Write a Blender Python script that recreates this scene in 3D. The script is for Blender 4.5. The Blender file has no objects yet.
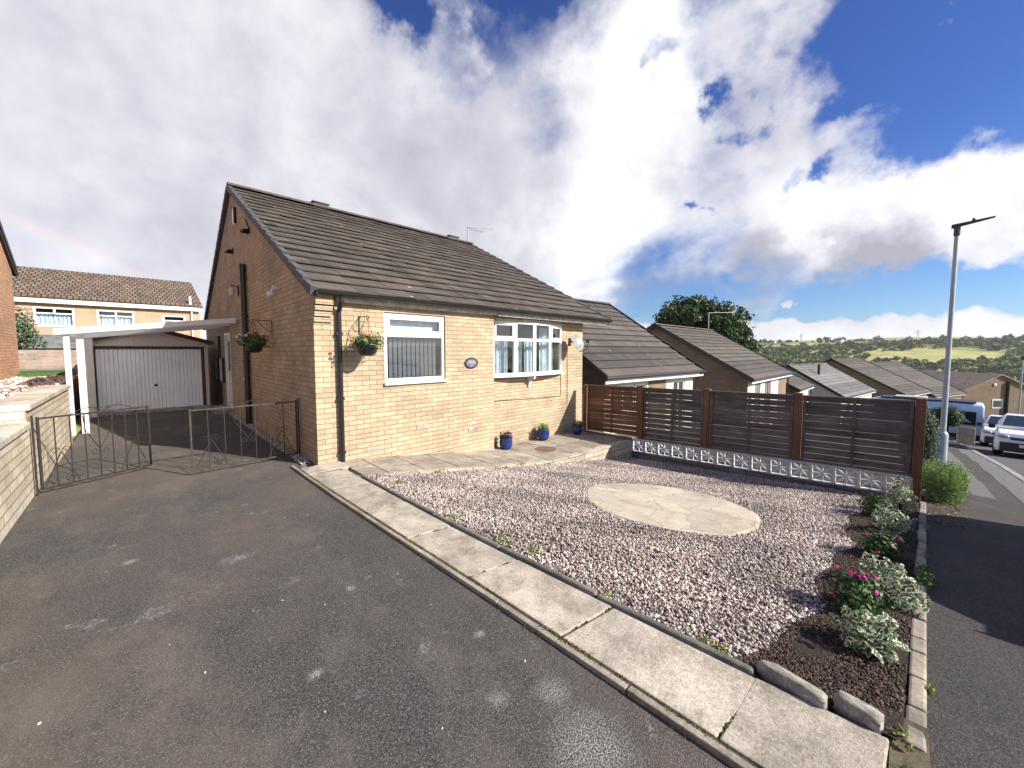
import bpy, math, random
import numpy as np
from mathutils import Vector, Matrix
HZ=.00009
R=random.Random(7); NR=np.random.default_rng(11)
sc=bpy.context.scene; col=sc.collection
PI=math.pi
# ------------------------------------------------------------------ helpers
def setk(o,**k):
    for a,b in k.items():
        if b is not None: o[a]=b
    return o
def link(name,me,mats,parent=None):
    o=bpy.data.objects.new(name,me); col.objects.link(o)
    if mats is not None:
        for m in (mats if isinstance(mats,(list,tuple)) else [mats]): me.materials.append(m)
    if parent: o.parent=parent
    return o
def empty(name,loc=(0,0,0),rz=0,label=None,cat=None,group=None):
    o=bpy.data.objects.new(name,None); col.objects.link(o); o.location=loc; o.rotation_euler=(0,0,rz)
    o.empty_display_size=.1
    return setk(o,label=label,category=cat,group=group)
class MB:
    def __init__(s): s.v=[];s.f=[];s.c=[];s.m=[];s.cc=(1,1,1,1);s.mi=0
    def face(s,pts):
        i=len(s.v); s.v+= [tuple(p) for p in pts]; s.f.append(tuple(range(i,i+len(pts)))); s.c.append(s.cc); s.m.append(s.mi)
    def add(s,vs,fs):
        i=len(s.v); s.v+=[tuple(p) for p in vs]
        for f in fs: s.f.append(tuple(i+k for k in f)); s.c.append(s.cc); s.m.append(s.mi)
    def box(s,x0,x1,y0,y1,z0,z1,M=None):
        vs=[(x,y,z) for z in (z0,z1) for y in (y0,y1) for x in (x0,x1)]
        if M is not None: vs=[M@Vector(v) for v in vs]
        s.add(vs,[(0,2,3,1),(4,5,7,6),(0,1,5,4),(2,6,7,3),(0,4,6,2),(1,3,7,5)]); return s
    def hexa(s,b,t):  # bottom 4 ccw, top 4 ccw
        s.add(list(b)+list(t),[(3,2,1,0),(4,5,6,7),(0,1,5,4),(1,2,6,5),(2,3,7,6),(3,0,4,7)]); return s
    def prism(s,poly,d):   # poly 3d points (ccw seen against d), extruded by vector d
        n=len(poly); p=[Vector(q) for q in poly]; d=Vector(d)
        s.add(p+[q+d for q in p],[tuple(range(n))[::-1],tuple(range(n,2*n))]+[(i,(i+1)%n,n+(i+1)%n,n+i) for i in range(n)]); return s
    def bar(s,a,b,w,h=None,up=(0,0,1)):
        a=Vector(a);b=Vector(b);h=h or w;d=(b-a); L=d.length; d.normalize(); u=Vector(up)
        if abs(d.dot(u))>.98: u=Vector((1,0,0))
        r=d.cross(u).normalized(); u=r.cross(d).normalized()
        q=[(-w/2,-h/2),(w/2,-h/2),(w/2,h/2),(-w/2,h/2)]
        vs=[a+r*x+u*y for x,y in q]+[b+r*x+u*y for x,y in q]
        s.add(vs,[(0,1,2,3),(7,6,5,4),(0,4,5,1),(1,5,6,2),(2,6,7,3),(3,7,4,0)]); return s
    def tube(s,pts,r,n=8,cap=True):
        pts=[Vector(p) for p in pts]; rs=r if isinstance(r,(list,tuple)) else [r]*len(pts)
        base=len(s.v); pu=None
        for k,p in enumerate(pts):
            d=(pts[min(k+1,len(pts)-1)]-pts[max(k-1,0)])
            if d.length<1e-9: d=Vector((0,0,1))
            d.normalize()
            if pu is None:
                pu=Vector((0,0,1)) if abs(d.z)<.9 else Vector((1,0,0))
            rr=d.cross(pu).normalized(); pu=rr.cross(d).normalized()
            for j in range(n):
                a=2*PI*j/n; s.v.append(tuple(p+(rr*math.cos(a)+pu*math.sin(a))*rs[k]))
        for k in range(len(pts)-1):
            for j in range(n):
                a=base+k*n+j;b=base+k*n+(j+1)%n; s.f.append((a,b,b+n,a+n)); s.c.append(s.cc); s.m.append(s.mi)
        if cap:
            s.f.append(tuple(base+j for j in range(n))[::-1]); s.c.append(s.cc); s.m.append(s.mi)
            e=base+(len(pts)-1)*n; s.f.append(tuple(e+j for j in range(n))); s.c.append(s.cc); s.m.append(s.mi)
        return s
    def lathe(s,prof,n=20,c=(0,0,0)):
        base=len(s.v)
        for r,z in prof:
            for j in range(n):
                a=2*PI*j/n; s.v.append((c[0]+r*math.cos(a),c[1]+r*math.sin(a),c[2]+z))
        for k in range(len(prof)-1):
            for j in range(n):
                a=base+k*n+j;b=base+k*n+(j+1)%n; s.f.append((a,b,b+n,a+n)); s.c.append(s.cc); s.m.append(s.mi)
        for k,rev in ((0,True),(len(prof)-1,False)):
            if prof[k][0]>1e-4:
                q=tuple(base+k*n+j for j in range(n)); s.f.append(q[::-1] if rev else q); s.c.append(s.cc); s.m.append(s.mi)
        return s
    def ball(s,c,r,seg=10,ring=6,sc3=(1,1,1)):
        pr=[]; base=len(s.v); n=seg
        for k in range(ring+1):
            t=-PI/2+PI*k/ring
            for j in range(n):
                a=2*PI*j/n; s.v.append((c[0]+r*sc3[0]*math.cos(t)*math.cos(a),c[1]+r*sc3[1]*math.cos(t)*math.sin(a),c[2]+r*sc3[2]*math.sin(t)))
        for k in range(ring):
            for j in range(n):
                a=base+k*n+j;b=base+k*n+(j+1)%n; s.f.append((a,b,b+n,a+n)); s.c.append(s.cc); s.m.append(s.mi)
        return s
    def build(s,name,mats,parent=None,smooth=False,bevel=0,cols=False):
        me=bpy.data.meshes.new(name); me.from_pydata(s.v,[],s.f); me.update()
        n=len(me.polygons)
        if max(s.m or [0])>0: me.polygons.foreach_set('material_index',s.m)
        nl=len(me.loops)
        co=np.array(s.v,dtype=np.float64); li=np.zeros(nl,int); me.loops.foreach_get('vertex_index',li)
        nrm=np.zeros(n*3); me.polygons.foreach_get('normal',nrm); nrm=np.abs(nrm.reshape(-1,3))
        tot=np.zeros(n,int); me.polygons.foreach_get('loop_total',tot)
        pn=np.repeat(nrm,tot,axis=0); p=co[li]
        uv=np.where((pn[:,0:1]>=pn[:,1:2])&(pn[:,0:1]>=pn[:,2:3]),p[:,[1,2]],np.where(pn[:,1:2]>=pn[:,2:3],p[:,[0,2]],p[:,[0,1]]))
        u=me.uv_layers.new(name='UVMap'); u.data.foreach_set('uv',uv.astype(np.float32).ravel())
        if cols:
            ca=me.color_attributes.new('Col','FLOAT_COLOR','CORNER')
            ca.data.foreach_set('color',np.repeat(np.array(s.c,dtype=np.float32),tot,axis=0).ravel())
        if smooth: me.polygons.foreach_set('use_smooth',[True]*n)
        me.update()
        o=link(name,me,mats,parent)
        if bevel:
            b=o.modifiers.new('b','BEVEL'); b.width=bevel; b.segments=2; b.limit_method='ANGLE'
        return o
def npmesh(name,V,F,colr=None,mats=None,parent=None,smooth=False):
    """V (n,3), F (m,k) ints; colr per-face (m,4)"""
    me=bpy.data.meshes.new(name); m,k=F.shape
    me.vertices.add(len(V)); me.vertices.foreach_set('co',V.astype(np.float32).ravel())
    me.loops.add(m*k); me.loops.foreach_set('vertex_index',F.astype(np.int32).ravel())
    me.polygons.add(m); me.polygons.foreach_set('loop_start',np.arange(0,m*k,k,dtype=np.int32))
    me.update(calc_edges=True)
    if colr is not None:
        ca=me.color_attributes.new('Col','FLOAT_COLOR','CORNER'); ca.data.foreach_set('color',np.repeat(colr.astype(np.float32),k,axis=0).ravel())
    if smooth: me.polygons.foreach_set('use_smooth',np.ones(m,bool))
    me.validate(); me.update()
    return link(name,me,mats,parent)
def copy_tree(o,parent=None):
    c=o.copy(); col.objects.link(c)
    if parent: c.parent=parent
    for ch in list(o.children): copy_tree(ch,c)
    return c
# ------------------------------------------------------------------ materials
def nm(name):
    m=bpy.data.materials.new(name); m.use_nodes=True; nt=m.node_tree
    return m,nt,nt.nodes['Principled BSDF']
def N(nt,t,**k):
    n=nt.nodes.new(t)
    for a,b in k.items():
        if a.startswith('_'): setattr(n,a[1:],b)
        else: n.inputs[a.replace('__',' ')].default_value=b
    return n
def c4(c): return (c[0],c[1],c[2],1)
def ramp(nt,fac,stops):
    r=nt.nodes.new('ShaderNodeValToRGB'); e=r.color_ramp.elements
    while len(e)<len(stops): e.new(.5)
    for i,(p,c) in enumerate(stops): e[i].position=p; e[i].color=c4(c) if len(c)==3 else c
    nt.links.new(fac,r.inputs[0]); return r.outputs[0]
def mixc(nt,f,a,b,mode='MIX'):
    m=nt.nodes.new('ShaderNodeMix'); m.data_type='RGBA'; m.blend_type=mode
    for s,i in ((f,0),(a,6),(b,7)):
        if hasattr(s,'links'): nt.links.new(s,m.inputs[i])
        else: m.inputs[i].default_value=s if not isinstance(s,tuple) else c4(s)
    return m.outputs[2]
def coord(nt,kind='Object',scale=None):
    t=nt.nodes.new('ShaderNodeTexCoord'); o=t.outputs[kind]
    if scale:
        mp=nt.nodes.new('ShaderNodeMapping'); mp.inputs['Scale'].default_value=scale; nt.links.new(o,mp.inputs[0]); o=mp.outputs[0]
    return o
def noise(nt,vec,scale,detail=4,rough=.6,out='Fac'):
    n=N(nt,'ShaderNodeTexNoise',Scale=scale,Detail=detail,Roughness=rough); nt.links.new(vec,n.inputs['Vector']); return n.outputs[out]
def bump(nt,h,strength,dist=.01,prev=None):
    b=N(nt,'ShaderNodeBump',Strength=strength,Distance=dist); nt.links.new(h,b.inputs['Height'])
    if prev is not None: nt.links.new(prev,b.inputs['Normal'])
    return b.outputs[0]
def isl(nt,c,lo,hi):
    g=nt.nodes.new('ShaderNodeNewGeometry'); return mixc(nt,1.0,c,ramp(nt,g.outputs['Random Per Island'],[(0,(lo,lo,lo)),(1,(hi,hi*.99,hi*.97))]),'MULTIPLY')
def plain(name,c,rough=.6,metal=0,var=.12,vs=6,bs=0,bsc=60,spec=.5,stretch=None):
    m,nt,p=nm(name); v=coord(nt,'Object',stretch)
    n1=noise(nt,v,vs,5,.65)
    lo=tuple(max(0,x*(1-var*1.6)) for x in c); hi=tuple(min(1,x*(1+var)) for x in c)
    nt.links.new(ramp(nt,n1,[(.3,lo),(.7,hi)]),p.inputs['Base Color'])
    p.inputs['Roughness'].default_value=rough; p.inputs['Metallic'].default_value=metal
    p.inputs['Specular IOR Level'].default_value=spec
    if bs: nt.links.new(bump(nt,noise(nt,v,bsc,4,.7),bs),p.inputs['Normal'])
    return m
def brickmat(name,c1,c2,mortar,w=.225,h=.075,ms=.007,rough=.85,off=.5,stain=.25,bs=.5):
    m,nt,p=nm(name); v=coord(nt,'UV')
    wob=noise(nt,v,3,2,.5,'Color')
    b=nt.nodes.new('ShaderNodeTexBrick'); b.offset=off
    for k,val in (('Scale',1),('Brick Width',w),('Row Height',h),('Mortar Size',ms),('Mortar Smooth',.25),('Bias',0)): b.inputs[k].default_value=val
    b.inputs['Color1'].default_value=c4(c1); b.inputs['Color2'].default_value=c4(c2); b.inputs['Mortar'].default_value=c4(mortar)
    mv=nt.nodes.new('ShaderNodeVectorMath'); mv.operation='MULTIPLY_ADD'; nt.links.new(wob,mv.inputs[0]); mv.inputs[1].default_value=(.006,.006,0); nt.links.new(v,mv.inputs[2])
    nt.links.new(mv.outputs[0],b.inputs['Vector'])
    n1=noise(nt,v,1.1,5,.65); n2=noise(nt,v,34,4,.7)
    c=mixc(nt,1.0,b.outputs['Color'],ramp(nt,n1,[(.3,(1-stain,)*3),(.7,(1.08,1.05,1.0))]),'MULTIPLY')
    c=mixc(nt,1.0,c,ramp(nt,n2,[(.3,(.78,.76,.74)),(.65,(1.12,1.1,1.08))]),'MULTIPLY')
    nt.links.new(c,p.inputs['Base Color']); p.inputs['Roughness'].default_value=rough
    inv=N(nt,'ShaderNodeMath',_operation='SUBTRACT'); inv.inputs[0].default_value=1; nt.links.new(b.outputs['Fac'],inv.inputs[1])
    n=bump(nt,inv.outputs[0],bs,.012); n=bump(nt,n2,.35,.006,n); nt.links.new(n,p.inputs['Normal'])
    return m
def tilemat(name,c1,c2,lich=.5,w=.3):
    m,nt,p=nm(name); v=coord(nt,'UV')
    b=nt.nodes.new('ShaderNodeTexBrick'); b.offset=.5
    for k,val in (('Scale',1),('Brick Width',w),('Row Height',.3305),('Mortar Size',.004),('Mortar Smooth',.2)): b.inputs[k].default_value=val
    b.inputs['Color1'].default_value=c4(c1); b.inputs['Color2'].default_value=c4(c2); b.inputs['Mortar'].default_value=c4(tuple(x*.45 for x in c1))
    nt.links.new(v,b.inputs['Vector'])
    o=coord(nt,'Object'); n1=noise(nt,o,.9,6,.7); n2=noise(nt,o,45,4,.75); n3=noise(nt,o,7,6,.8)
    c=mixc(nt,1.0,b.outputs['Color'],ramp(nt,n1,[(.3,(.72,.72,.72)),(.7,(1.3,1.22,1.12))]),'MULTIPLY')
    c=mixc(nt,1.0,c,ramp(nt,n2,[(.3,(.7,.7,.7)),(.7,(1.3,1.3,1.3))]),'MULTIPLY')
    c=mixc(nt,ramp(nt,n3,[(.60,(0,0,0)),(.72,(lich,)*3)]),c,(.24,.22,.17))
    vo=N(nt,'ShaderNodeTexVoronoi',Scale=2.2); nt.links.new(o,vo.inputs['Vector'])
    c=mixc(nt,ramp(nt,vo.outputs['Distance'],[(.045,(1,1,1)),(.075,(0,0,0))]),c,(.5,.48,.42))
    c=isl(nt,c,.70,1.28)
    nt.links.new(c,p.inputs['Base Color']); p.inputs['Roughness'].default_value=.82
    nt.links.new(bump(nt,n2,.5,.008),p.inputs['Normal']); return m
def asphalt(name,base=.05,worn=True,light=.30,patch=1.0,tint=(1,.97,.95),speck=1.0,spots=()):
    m,nt,p=nm(name); o=coord(nt,'Object')
    f=noise(nt,o,115,3,.85); g=noise(nt,o,60,4,.7); big=noise(nt,o,.55,6,.7); mid=noise(nt,o,2.6,6,.75)
    b=tuple(base*t for t in tint)
    c=ramp(nt,f,[(.36,tuple(x*.3 for x in b)),(.52,b),(.66,tuple(x*2.7 for x in b))])
    c=mixc(nt,1.0,c,ramp(nt,g,[(.35,(.6,)*3),(.65,(1.35,)*3)]),'MULTIPLY')
    vo=N(nt,'ShaderNodeTexVoronoi',Scale=230); vo.inputs['Randomness'].default_value=1; nt.links.new(o,vo.inputs['Vector'])
    sp=N(nt,'ShaderNodeSeparateColor'); nt.links.new(vo.outputs['Color'],sp.inputs[0])
    c=mixc(nt,ramp(nt,sp.outputs[0],[(.84,(0,0,0)),(.99,(.6*speck,)*3)]),c,(light*.9,light*.86,light*.82))
    c=mixc(nt,ramp(nt,big,[(.40,(0,0,0)),(.66,(.55*patch,)*3)]),c,(.15,.118,.098))
    st=noise(nt,coord(nt,'Object',(.9,.45,1)),1.7,6,.75)
    c=mixc(nt,ramp(nt,st,[(.5,(0,0,0)),(.72,(.42*patch,)*3)]),c,(.21,.175,.15))
    if worn:
        w=N(nt,'ShaderNodeMath',_operation='MULTIPLY'); nt.links.new(ramp(nt,mid,[(.60,(0,0,0)),(.74,(1,1,1))]),w.inputs[0]); nt.links.new(ramp(nt,g,[(.4,(0,0,0)),(.6,(.8,)*3)]),w.inputs[1])
        c=mixc(nt,w.outputs[0],c,(light*1.3,light*1.3,light*1.28))
    for (bx,by,br_,st_) in spots:
        dn_=N(nt,'ShaderNodeVectorMath',_operation='DISTANCE'); nz=noise(nt,o,9,8,.85,'Color')
        mv=N(nt,'ShaderNodeVectorMath',_operation='MULTIPLY_ADD'); nt.links.new(nz,mv.inputs[0]); mv.inputs[1].default_value=(br_*1.6,br_*1.6,0); nt.links.new(o,mv.inputs[2]); nt.links.new(mv.outputs[0],dn_.inputs[0]); dn_.inputs[1].default_value=(bx+br_*.8,by+br_*.8,0)
        mk=ramp(nt,dn_.outputs['Value'],[(br_*.2,(1,1,1)),(br_*.9,(0,0,0))]); w2=N(nt,'ShaderNodeMath',_operation='MULTIPLY'); nt.links.new(mk,w2.inputs[0]); nt.links.new(ramp(nt,f,[(.46,(0,0,0)),(.60,(st_,)*3)]),w2.inputs[1]); c=mixc(nt,w2.outputs[0],c,(.55,.54,.52))
    nt.links.new(c,p.inputs['Base Color']); p.inputs['Roughness'].default_value=.88; p.inputs['Specular IOR Level'].default_value=.3
    n=bump(nt,f,.9,.006); n=bump(nt,vo.outputs['Distance'],.6,.006,n); n=bump(nt,mid,.25,.02,n); nt.links.new(n,p.inputs['Normal']); return m
def colmat(name,rough=.7,trans=0,nsc=0,spec=.3,bs=0):
    m,nt,p=nm(name); a=nt.nodes.new('ShaderNodeVertexColor'); a.layer_name='Col'; c=a.outputs[0]
    if nsc: c=mixc(nt,1.0,c,ramp(nt,noise(nt,coord(nt),nsc,4,.7),[(.3,(.7,.7,.7)),(.7,(1.25,1.25,1.25))]),'MULTIPLY')
    nt.links.new(c,p.inputs['Base Color']); p.inputs['Roughness'].default_value=rough; p.inputs['Specular IOR Level'].default_value=spec
    if bs: nt.links.new(bump(nt,noise(nt,coord(nt),140,3,.7),bs,.004),p.inputs['Normal'])
    if trans:
        t=nt.nodes.new('ShaderNodeBsdfTranslucent'); nt.links.new(c,t.inputs[0]); mx=nt.nodes.new('ShaderNodeMixShader'); mx.inputs[0].default_value=trans
        nt.links.new(p.outputs[0],mx.inputs[1]); nt.links.new(t.outputs[0],mx.inputs[2]); nt.links.new(mx.outputs[0],nt.nodes['Material Output'].inputs[0])
    return m
def woodmat(name,c,dark,axis=1,scale=1):
    m,nt,p=nm(name); s=[26,26,26]; s[axis]=1.6
    v=coord(nt,'Object',tuple(s)); n1=noise(nt,v,1.0*scale,6,.7); n2=noise(nt,coord(nt),2.0,5,.7)
    k=ramp(nt,n1,[(.3,dark),(.7,c)]); k=mixc(nt,1.0,k,ramp(nt,n2,[(.3,(.6,.6,.62)),(.7,(1.25,1.2,1.15))]),'MULTIPLY'); k=isl(nt,k,.68,1.28)
    nt.links.new(k,p.inputs['Base Color']); p.inputs['Roughness'].default_value=.8; nt.links.new(bump(nt,n1,.4,.006),p.inputs['Normal']); return m
def concretemat(name,c,lo=.6,sc1=1.6,speck=.25,bs=.6):
    m,nt,p=nm(name); o=coord(nt); n1=noise(nt,o,sc1,7,.72); n2=noise(nt,o,90,4,.8); n3=noise(nt,o,9,5,.7)
    k=ramp(nt,n1,[(.28,tuple(x*lo for x in c)),(.7,tuple(x*1.12 for x in c))])
    k=mixc(nt,1.0,k,ramp(nt,n2,[(.32,(1-speck,)*3),(.66,(1+speck,)*3)]),'MULTIPLY')
    k=mixc(nt,ramp(nt,n3,[(.56,(0,0,0)),(.75,(.5,)*3)]),k,tuple(x*.5 for x in c))
    k=isl(nt,k,.80,1.10); n4=noise(nt,o,3.7,6,.8); k=mixc(nt,1.0,k,ramp(nt,n4,[(.36,(.62,.60,.56)),(.55,(1.04,1.04,1.04))]),'MULTIPLY')
    nt.links.new(k,p.inputs['Base Color']); p.inputs['Roughness'].default_value=.88
    n=bump(nt,n2,bs,.005); nt.links.new(n,p.inputs['Normal']); return m
def glassmat(name,c=(.02,.025,.03),rough=.04,mixw=.0):
    m,nt,p=nm(name); p.inputs['Base Color'].default_value=c4(c); p.inputs['Roughness'].default_value=rough
    p.inputs['Specular IOR Level'].default_value=1.0; p.inputs['Coat Weight'].default_value=.6; p.inputs['Coat Roughness'].default_value=.02
    nt.links.new(bump(nt,noise(nt,coord(nt),1.7,2,.5),.05,.02),p.inputs['Normal']); return m
def clearglass(name):
    m,nt,p=nm(name); g=nt.nodes.new('ShaderNodeBsdfGlossy'); g.inputs['Roughness'].default_value=.01
    t=nt.nodes.new('ShaderNodeBsdfTransparent'); t.inputs[0].default_value=(.86,.9,.9,1)
    lw=nt.nodes.new('ShaderNodeLayerWeight'); pw=N(nt,'ShaderNodeMath',_operation='POWER'); nt.links.new(lw.outputs['Facing'],pw.inputs[0]); pw.inputs[1].default_value=3.0; fr=N(nt,'ShaderNodeMath',_operation='MULTIPLY_ADD'); nt.links.new(pw.outputs[0],fr.inputs[0]); fr.inputs[1].default_value=.75; fr.inputs[2].default_value=.12
    nt.links.new(bump(nt,noise(nt,coord(nt),1.3,2,.5),.06,.02),g.inputs['Normal'])
    mx=nt.nodes.new('ShaderNodeMixShader'); nt.links.new(fr.outputs[0],mx.inputs[0]); nt.links.new(t.outputs[0],mx.inputs[1]); nt.links.new(g.outputs[0],mx.inputs[2])
    nt.links.new(mx.outputs[0],nt.nodes['Material Output'].inputs[0]); return m
M={}
M['brick']=brickmat('buff_brick',(.53,.435,.305),(.42,.325,.215),(.25,.205,.155),ms=.006,stain=.34,bs=.6)
M['brick_red']=brickmat('orange_brick',(.60,.34,.20),(.48,.25,.14),(.27,.21,.155))
M['brick_back']=brickmat('back_brick',(.50,.31,.21),(.44,.33,.25),(.36,.32,.27),w=.34,h=.11,ms=.012)
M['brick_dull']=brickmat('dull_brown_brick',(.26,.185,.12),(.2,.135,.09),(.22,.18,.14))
M['stonewall']=brickmat('walling_stone',(.78,.72,.60),(.62,.54,.40),(.42,.37,.30),w=.3,h=.1,ms=.009,bs=.9,stain=.4)
M['patiostone']=brickmat('white_walling_block',(.56,.52,.43),(.40,.36,.29),(.3,.27,.22),w=.3,h=.14,ms=.01,bs=.9,stain=.45)
M['basebrick']=brickmat('grey_walling_brick',(.30,.27,.24),(.2,.185,.17),(.13,.12,.11),w=.29,h=.1,ms=.011,bs=.8,stain=.4)
M['tile']=tilemat('concrete_roof_tile',(.088,.074,.064),(.060,.051,.045),.45)
M['tile2']=tilemat('concrete_roof_tile_far',(.090,.078,.070),(.062,.055,.05),.3)
M['tile_grey']=tilemat('weathered_grey_tile',(.15,.145,.155),(.11,.108,.118),.3)
M['tile_back']=brickmat('small_brown_tile',(.24,.175,.135),(.15,.105,.08),(.03,.025,.02),w=.22,h=.26,ms=.03,bs=1,stain=.3)
M['drive']=asphalt('drive_asphalt',.060,True,.36,1.35,(1.05,.98,.93),1.0,[(-.50,-4.98,.24,.65),(-.40,-4.70,.12,.6),(-.42,-4.16,.05,.9),(-.79,-3.19,.045,.9),(-1.2,-3.79,.05,1),(-1.9,-1.65,.07,.8),(-.62,-4.55,.08,.5),(-1.33,-2.16,.12,.35)])
M['pave']=asphalt('pavement_asphalt',.045,False,.18,.45,(1.05,.98,.94),.7)
M['road']=asphalt('road_asphalt',.085,False,.22,.3,(.95,1,1.02),.6)
M['pavelight']=asphalt('worn_pavement_asphalt',.13,True,.3,.7,(1,1,1),.6)
M['slab']=concretemat('path_concrete',(.52,.46,.385),.5,1.3,.4,.8)
M['slabpat']=concretemat('patio_concrete',(.37,.32,.265),.5,2.2,.3)
M['coping']=concretemat('coping_stone',(.58,.53,.44),.65,2.5,.2)
M['kerbc']=concretemat('kerb_concrete',(.35,.33,.30),.6,3,.25)
M['soil_dark']=plain('dark_soil',(.03,.022,.017),.95,var=.4,vs=20,bs=.8,bsc=40)
M['edging']=concretemat('mossy_edging',(.19,.185,.165),.5,5,.3)
M['mossy']=concretemat('mossy_joint',(.13,.11,.065),.4,6,.4)
M['stonepale']=concretemat('sandstone_piece',(.45,.42,.37),.5,6,.3)
M['upvc']=plain('white_upvc',(.74,.74,.735),.35,var=.03)
M['whitepaint']=plain('white_paint',(.70,.70,.69),.55,var=.08,vs=3,bs=.1)
M['fascia']=plain('weathered_white_fascia',(.50,.475,.44),.7,var=.3,vs=9,bs=.2)
M['black']=plain('black_plastic',(.014,.014,.016),.35,var=.1)
M['iron']=plain('black_ironwork',(.03,.026,.025),.5,.3,var=.3,vs=30)
M['ironw']=plain('worn_ironwork',(.06,.05,.045),.6,.3,var=.5,vs=25)
M['garage']=plain('garage_door_white',(.86,.88,.95),.5,var=.06,vs=2)
M['brownwood']=plain('brown_timber',(.07,.035,.025),.6,var=.3)
M['cream']=plain('cream_render',(.60,.57,.48),.8,var=.08)
M['pebble']=plain('pebbledash',(.72,.67,.63),.95,var=.3,vs=50,bs=1,bsc=70)
M['galv']=plain('galvanised_steel',(.40,.43,.45),.55,.25,var=.12,vs=8)
M['galvbase']=plain('lamp_base_paint',(.36,.42,.47),.6,.1,var=.12,vs=8)
M['lampdark']=plain('lamp_head_grey',(.06,.065,.075),.45,.3)
M['glass']=clearglass('window_glass')
M['glassdark']=glassmat('dark_glass',(.03,.04,.045))
M['glasscar']=glassmat('car_glass',(.035,.045,.055))
M['room']=plain('dim_room',(.12,.12,.13),.9)
M['blind']=plain('grey_vertical_blind',(.26,.265,.30),.8,var=.06)
M['net']=plain('pale_net_curtain',(.62,.70,.80),.9,var=.2,vs=10)
M['blue']=plain('cobalt_glaze',(.012,.03,.17),.12,var=.25,vs=12,spec=.7)
M['terra']=plain('soil_in_pot',(.04,.028,.02),.95,var=.3,vs=30,bs=.6)
M['dish']=plain('dish_grey',(.22,.22,.22),.45,var=.08)
M['vanglass']=plain('tinted_van_glass',(.012,.014,.02),.45,spec=.2)
M['carwhite']=plain('white_car_paint',(.80,.81,.83),.18,var=.02,spec=.6)
M['vanwhite']=plain('van_paint',(.50,.66,.84),.25,var=.02)
M['cardark']=plain('dark_bumper_plastic',(.02,.021,.024),.5)
M['tyre']=plain('tyre_rubber',(.02,.02,.02),.85)
M['alloy']=plain('wheel_alloy',(.45,.46,.48),.35,.7)
M['lens']=plain('headlight_lens',(.42,.45,.48),.1,.3,var=.3,vs=18)
M['redlens']=plain('red_lens',(.35,.02,.02),.2)
M['plate']=plain('number_plate_white',(.75,.75,.72),.4,var=.02)
M['decal']=plain('decal_white',(.75,.77,.80),.5,var=.02)
M['fencew']=woodmat('weathered_fence_board',(.19,.16,.145),(.062,.050,.046),1)
M['fencebrown']=woodmat('red_brown_fence_board',(.24,.11,.06),(.10,.045,.028),1)
M['postw']=woodmat('orange_brown_post',(.28,.13,.065),(.12,.055,.03),2)
M['greywood']=woodmat('silver_grey_board',(.40,.32,.29),(.24,.18,.16),0)
M['bark']=woodmat('bark',(.12,.09,.065),(.05,.037,.028),2,.4)
M['leaf']=colmat('leaf',.55,.25,0,.4)
M['petal']=colmat('petal',.6,.3)
M['pebblec']=colmat('gravel_stones',.75,0,60,.35,.4)
M['farleaf']=colmat('far_foliage',.8,.15,0,.2)
# ------------------------------------------------------------------ ground levels
XS=[-60,.5,15,40,80]; ZS=[0,0,-1.45,-4.35,-6.7]
def gz(x): return float(np.interp(x,XS,ZS))
def gravz(x,y):
    t=min(max((-1.4-y)/4.6,-.1),1.05); return -(x-.5)/5.95*(.84-.25*t)
A,B=.48,.68   # sun slope: shadow moves (-A,+1,-B)
# terrain sheet
def terr_z(x,y):
    base=np.interp(x,[-4000,-60,.3,6.5,15,40,90,180,330,520,800,1100,1500,2200,4500],[20,-.18,-.18,-1.15,-1.85,-4.7,-9,-22,-36,-33,-16,5,30,46,30])
    far=np.clip((np.hypot(x,y)-120)/500,0,1)
    base=base+far*(6*np.sin(x*.0061+1.3)*np.cos(y*.0052)+4*np.sin(x*.013+y*.011))
    # ground falls away to both sides only far out
    return base+np.clip((y-60)/900,0,1)*np.clip(1-(x-100)/900,0,1)*12
def make_terrain():
    g=np.unique(np.concatenate([-np.geomspace(4,4200,46),np.linspace(-4,4,5),np.geomspace(4,4200,100)]))
    gx=np.unique(np.concatenate([-np.geomspace(3,4200,30),np.linspace(-3,60,64),np.geomspace(60,4400,90)]))
    X,Y=np.meshgrid(gx,g,indexing='ij'); Z=terr_z(X,Y)
    V=np.stack([X,Y,Z],-1).reshape(-1,3); nx,ny=X.shape
    i=np.arange(nx-1)[:,None]*ny+np.arange(ny-1)[None,:]; i=i.ravel()
    F=np.stack([i,i+ny,i+ny+1,i+1],-1)
    m,nt,p=nm('fields'); o=coord(nt)
    vo=N(nt,'ShaderNodeTexVoronoi',Scale=.0062); nt.links.new(coord(nt,'Object',(1,.6,1)),vo.inputs['Vector'])
    s=N(nt,'ShaderNodeSeparateColor'); nt.links.new(vo.outputs['Color'],s.inputs[0])
    c=ramp(nt,s.outputs[0],[(.15,(.10,.13,.045)),(.42,(.21,.24,.10)),(.62,(.34,.35,.12)),(.85,(.44,.40,.17)),(1,(.13,.16,.06))])
    c=mixc(nt,1.0,c,ramp(nt,noise(nt,o,.03,7,.7),[(.3,(.6,.65,.6)),(.7,(1.25,1.2,1.2))]),'MULTIPLY')
    nt.links.new(c,p.inputs['Base Color']); p.inputs['Roughness'].default_value=.95; p.inputs['Specular IOR Level'].default_value=.1
    o=npmesh('ground',V,F,None,m,smooth=True); setk(o,kind='structure')
make_terrain()
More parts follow.
